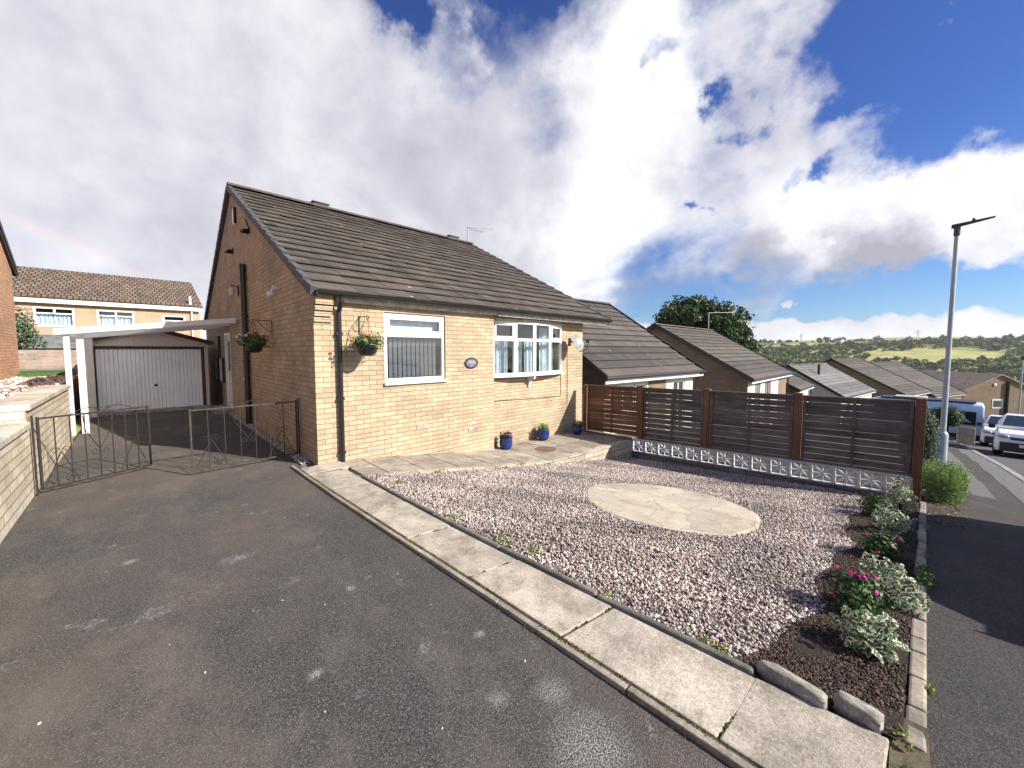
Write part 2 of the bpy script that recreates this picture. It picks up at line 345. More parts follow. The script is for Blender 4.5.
def sheet(name,xs,ys,zf,mat,th=.06,bevel=0,kind='structure',parent=None):
    m=MB()
    for i in range(len(xs)-1):
        for j in range(len(ys)-1):
            a=(xs[i],ys[j]);b=(xs[i+1],ys[j]);c=(xs[i+1],ys[j+1]);d=(xs[i],ys[j+1])
            m.face([(p[0],p[1],zf(*p)) for p in (a,b,c,d)])
    n=len(xs)-1; k=len(ys)-1
    for i in range(n):
        for y,fl in ((ys[0],0),(ys[-1],1)):
            q=[(xs[i],y,zf(xs[i],y)),(xs[i+1],y,zf(xs[i+1],y))]; w=[(p[0],p[1],p[2]-th) for p in q][::-1]
            m.face((q+w) if fl else (q+w)[::-1])
    for j in range(k):
        for x,fl in ((xs[0],1),(xs[-1],0)):
            q=[(x,ys[j],zf(x,ys[j])),(x,ys[j+1],zf(x,ys[j+1]))]; w=[(p[0],p[1],p[2]-th) for p in q][::-1]
            m.face((q+w) if fl else (q+w)[::-1])
    o=m.build(name,mat,parent,bevel=bevel)
    if kind: o['kind']=kind
    return o
lin=lambda a,b,n:[a+(b-a)*i/n for i in range(n+1)]
xs_street=[-30,-10,.5]+lin(1.5,15,14)+lin(17,40,12)+[50,60,80]
# drive, pavement, road
sheet('driveway',[-2.7,-.17],lin(-5.93,8.45,8),lambda x,y:.0,M['drive'],.08)
sheet('driveway_apron',[-8,-.17],[-14,-10,-5.93],lambda x,y:-.004,M['drive'],.08)
sheet('pavement',[-.17]+[x for x in xs_street if x>-.17 and x<=40],[-7.62,-6.85,-5.945],lambda x,y:gz(x)-.006+ (.02 if x>30 else 0),M['pave'],.2)
m=MB()
# worn pale patches on the pavement (re-laid strips)
def patch(poly,dz,mat,name):
    mb=MB()
    # fan of small quads following slope
    pts=[(x,y,gz(x)-.006+dz) for x,y in poly]; mb.face(pts); o=mb.build(name,mat); o['kind']='structure'; return o
for k,(x0,x1) in enumerate(((8.2,10.4),(10.4,12.6),(12.6,15),(15,18),(18,21))):
    patch([(x0,-6.92),(x1,-6.95),(x1,-6.35-.02*k),(x0,-6.32)],.004,M['pavelight'],'pavement_patch')
    patch([(x0,-7.58),(x1,-7.6),(x1,-7.22-.02*k),(x0,-7.2)],.004,M['pavelight'],'pavement_patch')
sheet('road',[-8]+xs_street[2:],[-15,-11,-7.78],lambda x,y:gz(x)-.13,M['road'],.2)
sheet('far_pavement',[-30]+xs_street[2:],[-17,-15],lambda x,y:gz(x),M['pave'],.2)
sheet('forecourt',[24.6,28,32,36,40,50,60,80],[-6.125,-3,1],lambda x,y:gz(x)+.01,M['road'],.3)
sheet('neighbour_border',[6.55,8.6],[-6.05,-3,-.3],lambda x,y:gz(x)+.02,M['soil_dark'],.5)
sheet('neighbour_drive',[6.6,8,10,13,17,21,24.55],[-6.1,-3,0,6],lambda x,y:gz(x)-.02-.0*y,M['road'],.5)
# kerb: one thing of separate stones joined as a run
m=MB(); x=-.1
while x<45:
    x1=x+.905; m.hexa([(x,-7.77,gz(x)-.3),(x1-.01,-7.77,gz(x1)-.3),(x1-.01,-7.63,gz(x1)-.3),(x,-7.63,gz(x)-.3)],[(x,-7.765,gz(x)-.002),(x1-.01,-7.765,gz(x1)-.002),(x1-.01,-7.63,gz(x1)-.002),(x,-7.63,gz(x)-.002)]); x=x1+.005
m.build('kerb',M['kerbc'],bevel=.012)['kind']='structure'
# ------------------------------------------------------------------ path slabs
PRY=[-5.95,-5.7,-5.4,-4.6,-3,-1,0]; PRX=[.425,.415,.37,.325,.245,.215,.22]
pr_=lambda y:float(np.interp(y,PRY,PRX)); pl_=lambda y:float(np.interp(y,[-5.95,-5.4,-3.7,-2.9,-1.2,0],[-.09,-.10,-.14,-.17,-.225,-.245]))
def strip(m,xa,xb,y0,y1,z0,z1,sk=0):
    m.hexa([(xa(y0-sk),y0-0,z0),(xb(y0),y0-sk,z0),(xb(y1),y1-sk,z0),(xa(y1),y1,z0)],[(xa(y0),y0,z1),(xb(y0),y0-sk,z1),(xb(y1),y1-sk,z1),(xa(y1),y1,z1)])
m=MB(); ys=[-5.83,-5.34,-4.52,-3.70,-2.87,-2.03,-1.17,-.40]
for i in range(len(ys)-1):
    dz=R.uniform(-.004,.004); strip(m,pl_,lambda y:pr_(y)-.008,ys[i]+.007,ys[i+1]-.006,-.1,.030+dz,.07 if i else .02)
strip(m,pl_,lambda y:.29,-.39,-.02,-.1,.028,.0)
o=m.build('path',M['slab'],bevel=.008); o['kind']='structure'
m=MB(); yy=lin(-5.84,-.05,12)
for i in range(12): strip(m,lambda y:pl_(y)-.045,lambda y:pr_(y)-.03,yy[i],yy[i+1],-.1,.018)
m.box(-.17,.62,-5.96,-5.845,-.1,.006)
o=m.build('path_base',M['mossy']); o['kind']='structure'
m=MB(); y=-5.86
while y<.2: strip(m,lambda t:pl_(t)-.055+.0,lambda t:pl_(t)-.018,y,min(y+.905,.2),-.1,.028+R.uniform(-.003,.003)); y+=.912
m.build('drive_edging',M['slabpat'],bevel=.006)['kind']='structure'
m=MB(); y=-5.36
while y<-.95:
    h=.048+R.uniform(-.006,.006); j=R.uniform(-.004,.004); y1=min(y+.9,-.95); strip(m,lambda t:pr_(t)+j,lambda t:pr_(t)+.045+j,y+.006,y1,-.15,h); y=y1+.004
m.build('gravel_edging',M['edging'],bevel=.015)['kind']='structure'
def rough_stone(name,c,L,W,H,rz,seed,label):
    rr=random.Random(seed); mb=MB(); mb.ball((0,0,0),1,14,8)
    vs=[]
    for v in mb.v:
        x,y,z=v; f=lambda t:math.copysign(abs(t)**.45,t)
        k=1+.09*math.sin(7*x+seed)+.07*math.cos(9*y+3*z+seed)
        vs.append((f(x)*L/2*k,f(y)*W/2*k,f(z)*H/2*(1+.06*math.sin(8*x+5*y+seed))))
    mb.v=vs; o=mb.build(name,M['stonepale'],smooth=True); o.location=c; o.rotation_euler=(0,0,rz); return setk(o,label=label,category='stone',group='rough edging stones at the bed corner')
rough_stone('edging_stone',(.425,-5.50,.03),.27,.07,.10,PI/2-.12,1,'longer rough pale edging stone at the garden bed corner by the path')
rough_stone('edging_stone',(.46,-5.74,.03),.18,.075,.11,PI/2-.12,5,'short rounded edging stone last in line before the pavement')
# border strip kerb between bed and pavement
yk=lambda x:-5.885-.024*(x-.5)
m=MB(); x=.46
while x<6.5:
    L=R.choice([.2,.3,.42,.3]); x1=min(x+L,6.5); z0=gz(x);z1=gz(x1); w=R.uniform(-.006,.006); h=.016+R.uniform(-.008,.008)
    m.hexa([(x,yk(x)-.068,z0-.2),(x1-.008,yk(x1)-.068,z1-.2),(x1-.008,yk(x1)+w,z1-.2),(x,yk(x)+w,z0-.2)],[(x,yk(x)-.068,z0+h),(x1-.008,yk(x1)-.068,z1+h),(x1-.008,yk(x1)+w,z1+h),(x,yk(x)+w,z0+h)]); x=x1
m.build('border_kerb',M['slabpat'],bevel=.012)['kind']='structure'
# ------------------------------------------------------------------ gravel bed
CX0,CY0,CR=2.95,-3.76,1.02
def bedz(x,y): return min(gravz(x,y),.004)
m_,nt,p=nm('soil'); o_=coord(nt)
nt.links.new(ramp(nt,noise(nt,o_,40,6,.8),[(.3,(.014,.009,.007)),(.6,(.05,.032,.024)),(.8,(.13,.085,.06))]),p.inputs['Base Color']); p.inputs['Roughness'].default_value=.97
nt.links.new(bump(nt,noise(nt,o_,38,6,.8),1,.03),p.inputs['Normal']); M['soil']=m_
M['gravbase']=plain('gravel_bed',(.17,.13,.12),.95,var=.4,vs=70,bs=1,bsc=70)
xs=lin(.25,6.34,24); ys_=lin(-5.89,-.75,21)
sheet('gravel_bed',xs,ys_,lambda x,y:bedz(x,y)-.012,M['gravbase'],.15)
def insoil(x,y):
    # L-shaped soil border with wavy edge
    w=.05*np.sin(x*3.1+1)+.03*np.sin(x*7.3)
    lim=-5.50+w+np.where(x<1.6,.14*(1.6-x),0)-.0*np.maximum(x-2,0)
    return y<lim
def in_patio(x,y):   # region under patio / its wall
    yl=np.interp(x,[.5,.9,6.4],[-.95,-1.0,-1.30]); return y>yl
ico_v=[];t=(1+5**.5)/2
for a,b,c in ((-1,t,0),(1,t,0),(-1,-t,0),(1,-t,0),(0,-1,t),(0,1,t),(0,-1,-t),(0,1,-t),(t,0,-1),(t,0,1),(-t,0,-1),(-t,0,1)): ico_v.append((a,b,c))
ico_v=np.array(ico_v)/np.linalg.norm(ico_v[0])
ico_f=np.array([(0,11,5),(0,5,1),(0,1,7),(0,7,10),(0,10,11),(1,5,9),(5,11,4),(11,10,2),(10,7,6),(7,1,8),(3,9,4),(3,4,2),(3,2,6),(3,6,8),(3,8,9),(4,9,5),(2,4,11),(6,2,10),(8,6,7),(9,8,1)])
oct_v=np.array([(1,0,0),(-1,0,0),(0,1,0),(0,-1,0),(0,0,1),(0,0,-1),],float)
oct_f=np.array([(0,2,4),(2,1,4),(1,3,4),(3,0,4),(2,0,5),(1,2,5),(3,1,5),(0,3,5)])
def scatter(name,P,size,colr,mat,flat=.62,jit=.22,octa=False):
    ico_v,ico_f=(oct_v*1.2,oct_f) if octa else (globals()['ico_v'],globals()['ico_f'])
    nv=len(ico_v); nf=len(ico_f); n=len(P); sz=size[:,None,None]*(1+NR.uniform(-.35,.35,(n,1,3)))
    V=ico_v[None]*(1+NR.uniform(-jit,jit,(n,nv,1)))*sz
    # random rotation
    a=NR.uniform(0,2*PI,n); tl=NR.normal(0,.5,n); ca,sa=np.cos(a),np.sin(a); ct,st=np.cos(tl),np.sin(tl)
    V[:,:,2]*=flat
    y=V[:,:,1]*ct[:,None]-V[:,:,2]*st[:,None]; z=V[:,:,1]*st[:,None]+V[:,:,2]*ct[:,None]; V[:,:,1]=y;V[:,:,2]=z
    x=V[:,:,0]*ca[:,None]-V[:,:,1]*sa[:,None]; y=V[:,:,0]*sa[:,None]+V[:,:,1]*ca[:,None]; V[:,:,0]=x;V[:,:,1]=y
    V=V+P[:,None,:]
    F=ico_f[None]+nv*np.arange(n)[:,None,None]
    return npmesh(name,V.reshape(-1,3),F.reshape(-1,3),np.repeat(colr,nf,axis=0),mat)
n=175000; px=NR.uniform(.26,6.33,n); py=NR.uniform(-5.85,-.9,n)
keep=(px>np.interp(py,PRY,PRX)+.052)&~insoil(px,py)&~in_patio(px,py)&(np.hypot(px-CX0,py-CY0)>CR-.02)
# leave a sparse edge near soil
px,py=px[keep],py[keep]; n=len(px)
tt=np.clip((-1.4-py)/4.6,-.1,1.05); pz=-(px-.5)/5.95*(.84-.25*tt)
pz=np.minimum(pz,.006)
P=np.stack([px,py,pz+NR.uniform(-.006,.012,n)],-1)
pal=np.array([(.64,.57,.52),(.49,.40,.36),(.37,.275,.245),(.74,.68,.62),(.24,.185,.17),(.48,.345,.29),(.12,.095,.088)]); pr=[.26,.22,.15,.15,.10,.08,.04]
dirt=np.clip(.93+.22*np.sin(px*2.3+1.7*np.sin(py*1.9))*np.cos(py*2.9+px)+.12*np.sin(px*7+py*5),.6,1.12)[:,None]
ci=NR.choice(7,n,p=pr); C=np.concatenate([np.clip(pal[ci]*.86*dirt*(1+NR.uniform(-.12,.12,(n,1))),0,.8),np.ones((n,1))],1)
setk(scatter('gravel',P,(.0045+.0085*NR.random(n)**1.6),C,M['pebblec'],.75,.28,True),kind='stuff',label='pinkish grey loose gravel covering the front garden',category='gravel')
# soil border
def soilz(x,y): return gravz(x,y)+.012+.012*math.sin(x*9)*math.cos(y*8)
mb=MB(); xs=lin(.43,6.34,60)
for i in range(60):
    for j in range(8):
        q=[]
        for a,b in ((i,j),(i+1,j),(i+1,j+1),(i,j+1)):
            x=xs[a]; w=.05*math.sin(x*3.1+1)+.03*math.sin(x*7.3); lim=-5.50+w+(.14*(1.6-x) if x<1.6 else 0)+.05
            y=yk(x)+.002+(lim-yk(x))*b/8; q.append((x,y,soilz(x,y)-(.03 if b==8 else 0)))
        mb.face(q)
mb.build('soil_bed',M['soil'],smooth=True)['kind']='structure'
n=70000; px=NR.uniform(.40,6.3,n); py=NR.uniform(-6.03,-5.2,n); k=insoil(px,py-.04)&(py>-5.878-.024*(px-.5))&(px>np.interp(py,PRY,PRX)+.05); px,py=px[k],py[k]; n=len(px)
tt=np.clip((-1.4-py)/4.6,-.1,1.05); pz=-(px-.5)/5.95*(.84-.25*tt)+.018
C=np.array([(.05,.032,.022,1),(.09,.055,.038,1),(.025,.017,.013,1),(.17,.10,.065,1)])[NR.choice(4,n,p=[.4,.28,.26,.06])]
setk(scatter('bark_mulch',np.stack([px,py,pz],-1),NR.uniform(.0025,.0085,n),C,M['pebblec'],.45,.4,True),kind='stuff',label='dark brown crumbly bark mulch under the border plants',category='mulch')
# paved disc
mc,nt,p=nm('crazy_paving'); o_=coord(nt)
vo=N(nt,'ShaderNodeTexVoronoi',Scale=2.9); vo.feature='DISTANCE_TO_EDGE'; nt.links.new(mixc(nt,.22,o_,noise(nt,o_,3.2,3,.6,'Color')),vo.inputs['Vector'])
k=ramp(nt,noise(nt,o_,2.4,7,.75),[(.3,(.36,.29,.22)),(.62,(.53,.48,.39))]); k=mixc(nt,1.0,k,ramp(nt,noise(nt,o_,40,4,.8),[(.3,(.8,.8,.8)),(.7,(1.15,1.15,1.15))]),'MULTIPLY')
v2=N(nt,'ShaderNodeTexVoronoi',Scale=2.9); nt.links.new(vo.inputs['Vector'].links[0].from_socket,v2.inputs['Vector']); s2=N(nt,'ShaderNodeSeparateColor'); nt.links.new(v2.outputs['Color'],s2.inputs[0])
k=mixc(nt,1.0,k,ramp(nt,s2.outputs[0],[(0,(.86,.86,.87)),(.5,(.97,.97,.96)),(1,(1.06,1.05,1.02))]),'MULTIPLY')
k=mixc(nt,ramp(nt,vo.outputs['Distance'],[(.004,(.6,)*3),(.017,(0,0,0))]),k,(.19,.15,.115)); nt.links.new(k,p.inputs['Base Color']); p.inputs['Roughness'].default_value=.9
nt.links.new(bump(nt,vo.outputs['Distance'],.35,.01,bump(nt,noise(nt,o_,60,4,.8),.4,.005)),p.inputs['Normal'])
mb=MB(); nn=64; ring=[]
for i in range(nn):
    a=2*PI*i/nn; r=CR*(1+.012*math.sin(5*a)+.008*math.sin(11*a)); x,y=CX0+r*math.cos(a),CY0+r*math.sin(a); ring.append((x,y,gravz(x,y)+.012))
inn=[(CX0+(q[0]-CX0)*.97,CY0+(q[1]-CY0)*.97,gravz(CX0+(q[0]-CX0)*.97,CY0+(q[1]-CY0)*.97)+.02) for q in ring]
mb.face(inn)
for i in range(nn):
    j=(i+1)%nn; mb.face([ring[i],ring[j],inn[j],inn[i]]); mb.face([(ring[i][0],ring[i][1],ring[i][2]-.1),(ring[j][0],ring[j][1],ring[j][2]-.1),ring[j],ring[i]])
setk(mb.build('paved_circle',mc),label='round pale stone crazy paving disc set in the gravel',category='paving')
# ------------------------------------------------------------------ patio
def patz(x): return float(np.interp(x,[.3,.9,3.3,3.8,6.6],[.015,-.035,-.365,-.40,-.42]))
def pyl(x): return float(np.interp(x,[.3,.9,6.4],[-.95,-1.0,-1.30]))
mb=MB(); ex=[.29,.62,1.15,1.75,2.4,3.05,3.7,4.4,5.1,5.8,6.4]
for i in range(len(ex)-1):
    x0,x1=ex[i],ex[i+1]-.012
    for (f0,f1) in ((0,.47),(.485,1)):
        q=[]
        for x,f in ((x0,f0),(x1,f0),(x1,f1),(x0,f1)):
            yl=pyl(x)+.0; yh=.0 if x1<3.4 else .195; q.append((x,yl+(yh-yl)*f,patz(x)+R.uniform(-.002,.002)))
        mb.hexa([(a,b,c-.12) for a,b,c in q],q)
mb.build('patio',M['slabpat'],bevel=.007)['kind']='structure'
m2=MB(); q=[(.48,-.93,patz(.48)-.02),(6.4,-1.27,patz(6.4)-.02),(6.4,.2,patz(6.4)-.02),(.48,0,patz(.48)-.02)]
# joint filler follows slope
for i in range(len(ex)-1):
    x0,x1=ex[i],ex[i+1]; m2.face([(x0,pyl(x0)+.02,patz(x0)-.02),(x1,pyl(x1)+.02,patz(x1)-.02),(x1,.19 if x1>3.3 else 0,patz(x1)-.02),(x0,.19 if x0>3.3 else 0,patz(x0)-.02)])
m2.build('patio_joints',M['edging'])['kind']='structure'
mb=MB()
for i in range(11):
    x0=.5+i*.536; x1=x0+.536; y0=pyl(x0);y1=pyl(x1); z0=patz(x0)-.035; z1=patz(x1)-.035
    mb.hexa([(x0,y0-.115,-1.1),(x1,y1-.115,-1.1),(x1,y1-.005,-1.1),(x0,y0-.005,-1.1)],[(x0,y0-.115,z0),(x1,y1-.115,z1),(x1,y1-.005,z1),(x0,y0-.005,z0)])
w=empty('patio_retaining_wall',(0,0,0),0,'low wall of whitish stone blocks edging the raised patio','wall')
mb.build('block_face',M['patiostone'],w)
mb=MB()
for i in range(13):
    x0=.52+i*.4525; x1=x0+.444; y0=pyl(x0);y1=pyl(x1); z0=patz(x0); z1=patz(x1)
    mb.hexa([(x0,y0-.14,z0-.033),(x1,y1-.14,z1-.033),(x1,y1-.004,z1-.033),(x0,y0-.004,z0-.033)],[(x0,y0-.14,z0+.004),(x1,y1-.14,z1+.004),(x1,y1-.004,z1+.004),(x0,y0-.004,z0+.004)])
mb.build('coping',M['slab'],w,bevel=.008)
mb=MB(); mb.lathe([(.22,0),(.22,.006),(.205,.008)],28); o=mb.build('drain_cover',plain('rusty_iron',(.19,.13,.09),.8,.2,var=.4,vs=25)); o.location=(4.25,-.62,patz(4.25)+.004); setk(o,label='round rusty drain cover set in the patio between the pots',category='drain cover')
# ------------------------------------------------------------------ main bungalow
def grid_wall(mb,P0,ux,L,H0,H1,t,holes,base=0):
    """wall in plane through P0 along unit ux (2d), thickness t to the left-normal; holes (u0,u1,z0,z1)"""
    us=sorted(set([0,L]+[h for q in holes for h in q[:2]])); zs=sorted(set([H0,H1]+[h for q in holes for h in q[2:]]))
    n=(-ux[1],ux[0]); nu,nz=len(us)-1,len(zs)-1
    solid=lambda i,j:0<=i<nu and 0<=j<nz and not any(q[0]<=(us[i]+us[i+1])/2<=q[1] and q[2]<=(zs[j]+zs[j+1])/2<=q[3] for q in holes)
    pt=lambda u,z,d:(P0[0]+ux[0]*u+n[0]*d,P0[1]+ux[1]*u+n[1]*d,z)
    for i in range(nu):
        for j in range(nz):
            if not solid(i,j): continue
            a,b,c,d=us[i],us[i+1],zs[j],zs[j+1]
            mb.face([pt(a,c,0),pt(b,c,0),pt(b,d,0),pt(a,d,0)]); mb.face([pt(b,c,t),pt(a,c,t),pt(a,d,t),pt(b,d,t)])
            if not solid(i-1,j): mb.face([pt(a,c,t),pt(a,c,0),pt(a,d,0),pt(a,d,t)])
            if not solid(i+1,j): mb.face([pt(b,c,0),pt(b,c,t),pt(b,d,t),pt(b,d,0)])
            if not solid(i,j-1): mb.face([pt(a,c,t),pt(b,c,t),pt(b,c,0),pt(a,c,0)])
            if not solid(i,j+1): mb.face([pt(a,d,0),pt(b,d,0),pt(b,d,t),pt(a,d,t)])
def roof_slope(mb,x0,x1,ye,ze,yr,zr,nc,th=.022,lift=.058,seg=None):
    dy,dz=yr-ye,zr-ze; L=math.hypot(dy,dz); sy,sz=dy/L,dz/L; ny,nz=-sz,sy
    if nz<0: ny,nz=-ny,-nz
    P=lambda s,h,x:(x,ye+sy*s+ny*h,ze+sz*s+nz*h)
    c=L/nc; fl=(sy<0)
    tw=.3; nt_=max(1,int((x1-x0)/tw)) if seg else 1
    for i in range(nc):
        s0,s1=i*c,(i+1)*c
        for k in range(nt_):
            xa=x0+(x1-x0)*k/nt_; xb=x0+(x1-x0)*(k+1)/nt_
            j=R.uniform(-.004,.005) if seg else 0; js=R.uniform(-.004,.004) if seg else 0
            g=.0015 if seg else 0
            prof=[(s0+.075,.0),(s0+.06,lift-th-.004+j),(s0+js,lift-th+j),(s0+js,lift+j),(s1+.03,.014+j)]
            for a,b in zip(prof[:-1],prof[1:]):
                q=[P(*a,xa+g),P(*a,xb-g),P(*b,xb-g),P(*b,xa+g)]; mb.face(q[::-1] if fl else q)
            if seg or k==0:
                for xx,f2 in ((xa+g,1),(xb-g,0)):
                    q=[P(*p_,xx) for p_ in [prof[2],prof[3],prof[4],(s1+.03,0),(s0+.075,0)]]; mb.face(q if f2 else q[::-1])
    # under-sheet
    q=[P(0,-.0,x0),P(0,0,x1),P(L,0,x1),P(L,0,x0)]; mb.face(q)
def ridge_tiles(mb,x0,x1,y,z,r=.11,step=.45):
    x=x0
    while x<x1-.05:
        b=min(x+step-.012,x1); n=8; base=len(mb.v); dz=R.uniform(-.004,.004)
        for xx in (x,b):
            for j in range(n+1):
                a=PI*j/n; mb.v.append((xx,y+r*1.15*math.cos(a),z+r*.75*math.sin(a)+dz))
        for j in range(n): mb.f.append((base+j,base+j+1,base+n+1+j+1,base+n+1+j)); mb.c.append(mb.cc); mb.m.append(mb.mi)
        mb.f.append(tuple(base+j for j in range(n+1))[::-1]); mb.c.append(mb.cc); mb.m.append(0)
        mb.f.append(tuple(base+n+1+j for j in range(n+1))); mb.c.append(mb.cc); mb.m.append(0)
        x+=step
hs=empty('bungalow',(0,0,0),0,'buff brick bungalow with dark tiled roof and white windows beside the driveway','bungalow')
YR,ZR=5.86,5.62; W=6.66; EZ=2.46; EY=-.16; BK=11.75
# window openings on left front section
w1=(1.04,2.20,1.14,2.27)
mb=MB(); grid_wall(mb,(0,0),(1,0),3.36,-.75,2.50,.25,[w1])
mb.build('front_wall',M['brick'],hs)
mb=MB(); grid_wall(mb,(3.36,.2),(1,0),W-3.36,-.75,2.50,.25,[(.14,2.40,1.12,2.30)])
mb.box(3.354,3.36,.003,.2,-.75,2.5)
mb.build('recessed_front_wall',M['brick'],hs)
# gable wall facing -X  (runs along Y); door opening
mb=MB(); grid_wall(mb,(0,BK),(0,-1),BK-.25,-.3,2.50,.25,[(BK-7.72,BK-6.84,.06,2.15)])
def pent(x,th): return [(x,.0,2.50),(x,BK,2.50),(x,YR,ZR-.06)]
mb.prism([(0,0,2.50),(0,YR,ZR-.14),(0,BK,2.50)],(.25,0,0))
mb.box(0,.25,.25,.2505,-.3,2.5) if False else None
mb.build('gable_wall',M['brick'],hs)
mb=MB(); mb.prism([(W-.25,.2,2.50),(W-.25,YR,ZR-.14),(W-.25,BK,2.50)],(.25,0,0)); mb.box(W-.25,W,.45,BK,-1.2,2.5); mb.box(.25,W-.25,BK-.25,BK,-1.2,2.5)
mb.build('rear_wall',M['brick'],hs)
mb=MB(); mb.box(.26,W-.26,2.6,2.65,-.1,2.5); mb.box(.26,W-.26,.46,2.6,.3,.32); mb.build('inner_wall',M['room'],hs)
# corbel at the corner
mb=MB()
for k,(z,d) in enumerate(((2.06,.03),(2.14,.06),(2.22,.09),(2.30,.12),(2.375,.12))):
    mb.box(-.004,.235,-d,.0-.001,z-.0,z+.066 if k<3 else z+.074)
mb.build('corbel',M['brick'],hs,bevel=.004)
RX=7.42
mb=MB(); roof_slope(mb,-.055,RX,EY,EZ,YR,ZR,18,seg=True); 
mb.build('front_roof_slope',M['tile'],hs)
mb=MB(); roof_slope(mb,-.055,RX,BK+.2,EZ,YR,ZR,18); mb.build('rear_roof_slope',M['tile'],hs)
mb=MB(); ridge_tiles(mb,-.06,RX+.01,YR,ZR+.03); mb.build('ridge',M['tile'],hs)
# dry verge: chunky overlapping caps along the gable edges
def verge(x,mat,par,name,sgn=-1,d=.07,ys=None):
    for (ye,ze,yr,zr) in ((EY,EZ,YR,ZR),(BK+.2,EZ,YR,ZR)):
        mb=MB(); dy,dz=yr-ye,zr-ze; L=math.hypot(dy,dz); sy,sz=dy/L,dz/L; ny,nz=(-sz,sy) if sy>0 else (sz,-sy); nc=18; c=L/nc
        for i in range(nc):
            s0,s1=i*c,(i+1)*c-.022
            P=lambda s,h,xx:(xx,ye+sy*s+ny*h,ze+sz*s+nz*h)
            a,b=(x-.02,x+d)
            q0=[P(s0,-.07,a),P(s0,-.07,b),P(s1,-.07,b),P(s1,-.07,a)]; q1=[P(s0,.078,a),P(s0,.078,b),P(s1,.045,b),P(s1,.045,a)]
            if sy<0: q0=q0[::-1];q1=q1[::-1]
            mb.hexa(q0,q1)
        mb.build(name,mat,par,bevel=.006)
M['vergec']=plain('dry_verge_grey',(.085,.085,.095),.7,var=.3,vs=8)
verge(-.06,M['vergec'],hs,'verge_cap'); verge(RX-.04,M['vergec'],hs,'verge_cap')
# fascia, soffit, gutter
mb=MB(); mb.box(.30,3.40,-.075,-.05,2.355,2.46); mb.box(3.402,RX-.1,-.10,-.075,2.345,2.455); mb.box(.30,RX-.1,-.049,.2,2.40,2.42)
mb.build('fascia',M['fascia'],hs,bevel=.003)
mb=MB()
g=[]
for j in range(9):
    a=PI+PI*j/8; g.append((math.cos(a)*.058,math.sin(a)*.055))
gi=[(x*.86,y*.84) for x,y in g][::-1]
poly=[(-.02-0,EY-.02+x,2.475+y) for x,y in g+gi]
mb.prism(poly[::-1],(RX+.03,0,0)); mb.box(-.02,-.01,EY-.07,EY+.03,2.42,2.478)
mb.build('gutter',M['black'],hs)
mb=MB(); mb.tube([(.33,-.17,2.42),(.33,-.17,2.36),(.33,-.05,2.22),(.33,-.05,2.1),(.33,-.05,-.02)],.034,12)
for z in (1.9,.95,.15): mb.box(.285,.375,-.07,-.004,z-.02,z+.02)
mb.build('downpipe',M['black'],hs,smooth=False)
mb=MB(); mb.tube([(-.07,4.38,-.0),(-.07,4.38,3.52)],.056,14); mb.tube([(-.07,4.38,3.40),(-.07,4.38,3.54)],.062,14)
for z in (.5,1.4,2.4,3.2): mb.tube([(-.07,4.38,z),(-.07,4.38,z+.05)],.066,14)
mb.tube([(-.02,4.9,.55),(-.06,4.6,.42),(-.07,4.4,.3)],.022,8)
mb.build('soil_pipe',M['black'],hs)
mb=MB(); mb.tube([(-.03,8.6,-.1),(-.03,8.6,2.1)],.03,8); mb.build('waste_pipe',M['black'],hs)
# window 1 (casement with top light)
wd=empty('window',(0,0,0)); wd.parent=hs
def frame_box(mb,x0,x1,z0,z1,y0,y1,w):
    mb.box(x0,x1,y0,y1,z0,z0+w); mb.box(x0,x1,y0,y1,z1-w,z1); mb.box(x0,x0+w,y0,y1,z0+w,z1-w); mb.box(x1-w,x1,y0,y1,z0+w,z1-w)
mb=MB(); frame_box(mb,1.045,2.195,1.145,2.265,.03,.10,.055); mb.box(1.10,2.14,.032,.098,1.88,1.94)
frame_box(mb,1.105,2.135,1.945,2.205,.018,.06,.045)
mb.build('frame',M['upvc'],wd,bevel=.006)
mb=MB(); mb.box(1.02,2.23,-.05,.09,1.10,1.142); mb.build('sill',M['upvc'],wd,bevel=.006)
mb=MB(); mb.face([(1.1,.055,1.2),(2.14,.055,1.2),(2.14,.055,1.88),(1.1,.055,1.88)]); mb.face([(1.15,.04,1.99),(2.09,.04,1.99),(2.09,.04,2.16),(1.15,.04,2.16)]); mb.build('pane',M['glass'],wd)
mb=MB(); x=1.11
while x<2.12:
    mb.hexa([(x,.175,1.17),(x+.046,.135,1.17),(x+.048,.138,1.17),(x+.002,.178,1.17)],[(x,.175,1.93),(x+.046,.135,1.93),(x+.048,.138,1.93),(x+.002,.178,1.93)]); x+=.084
mb.build('vertical_blind',M['blind'],wd)
mb=MB(); mb.box(1.1,2.14,.16,.165,1.95,2.2); mb.build('sky_reflection_panel',M['net'],wd)  # pale panel behind the top light, standing in for its sky-blue reflection
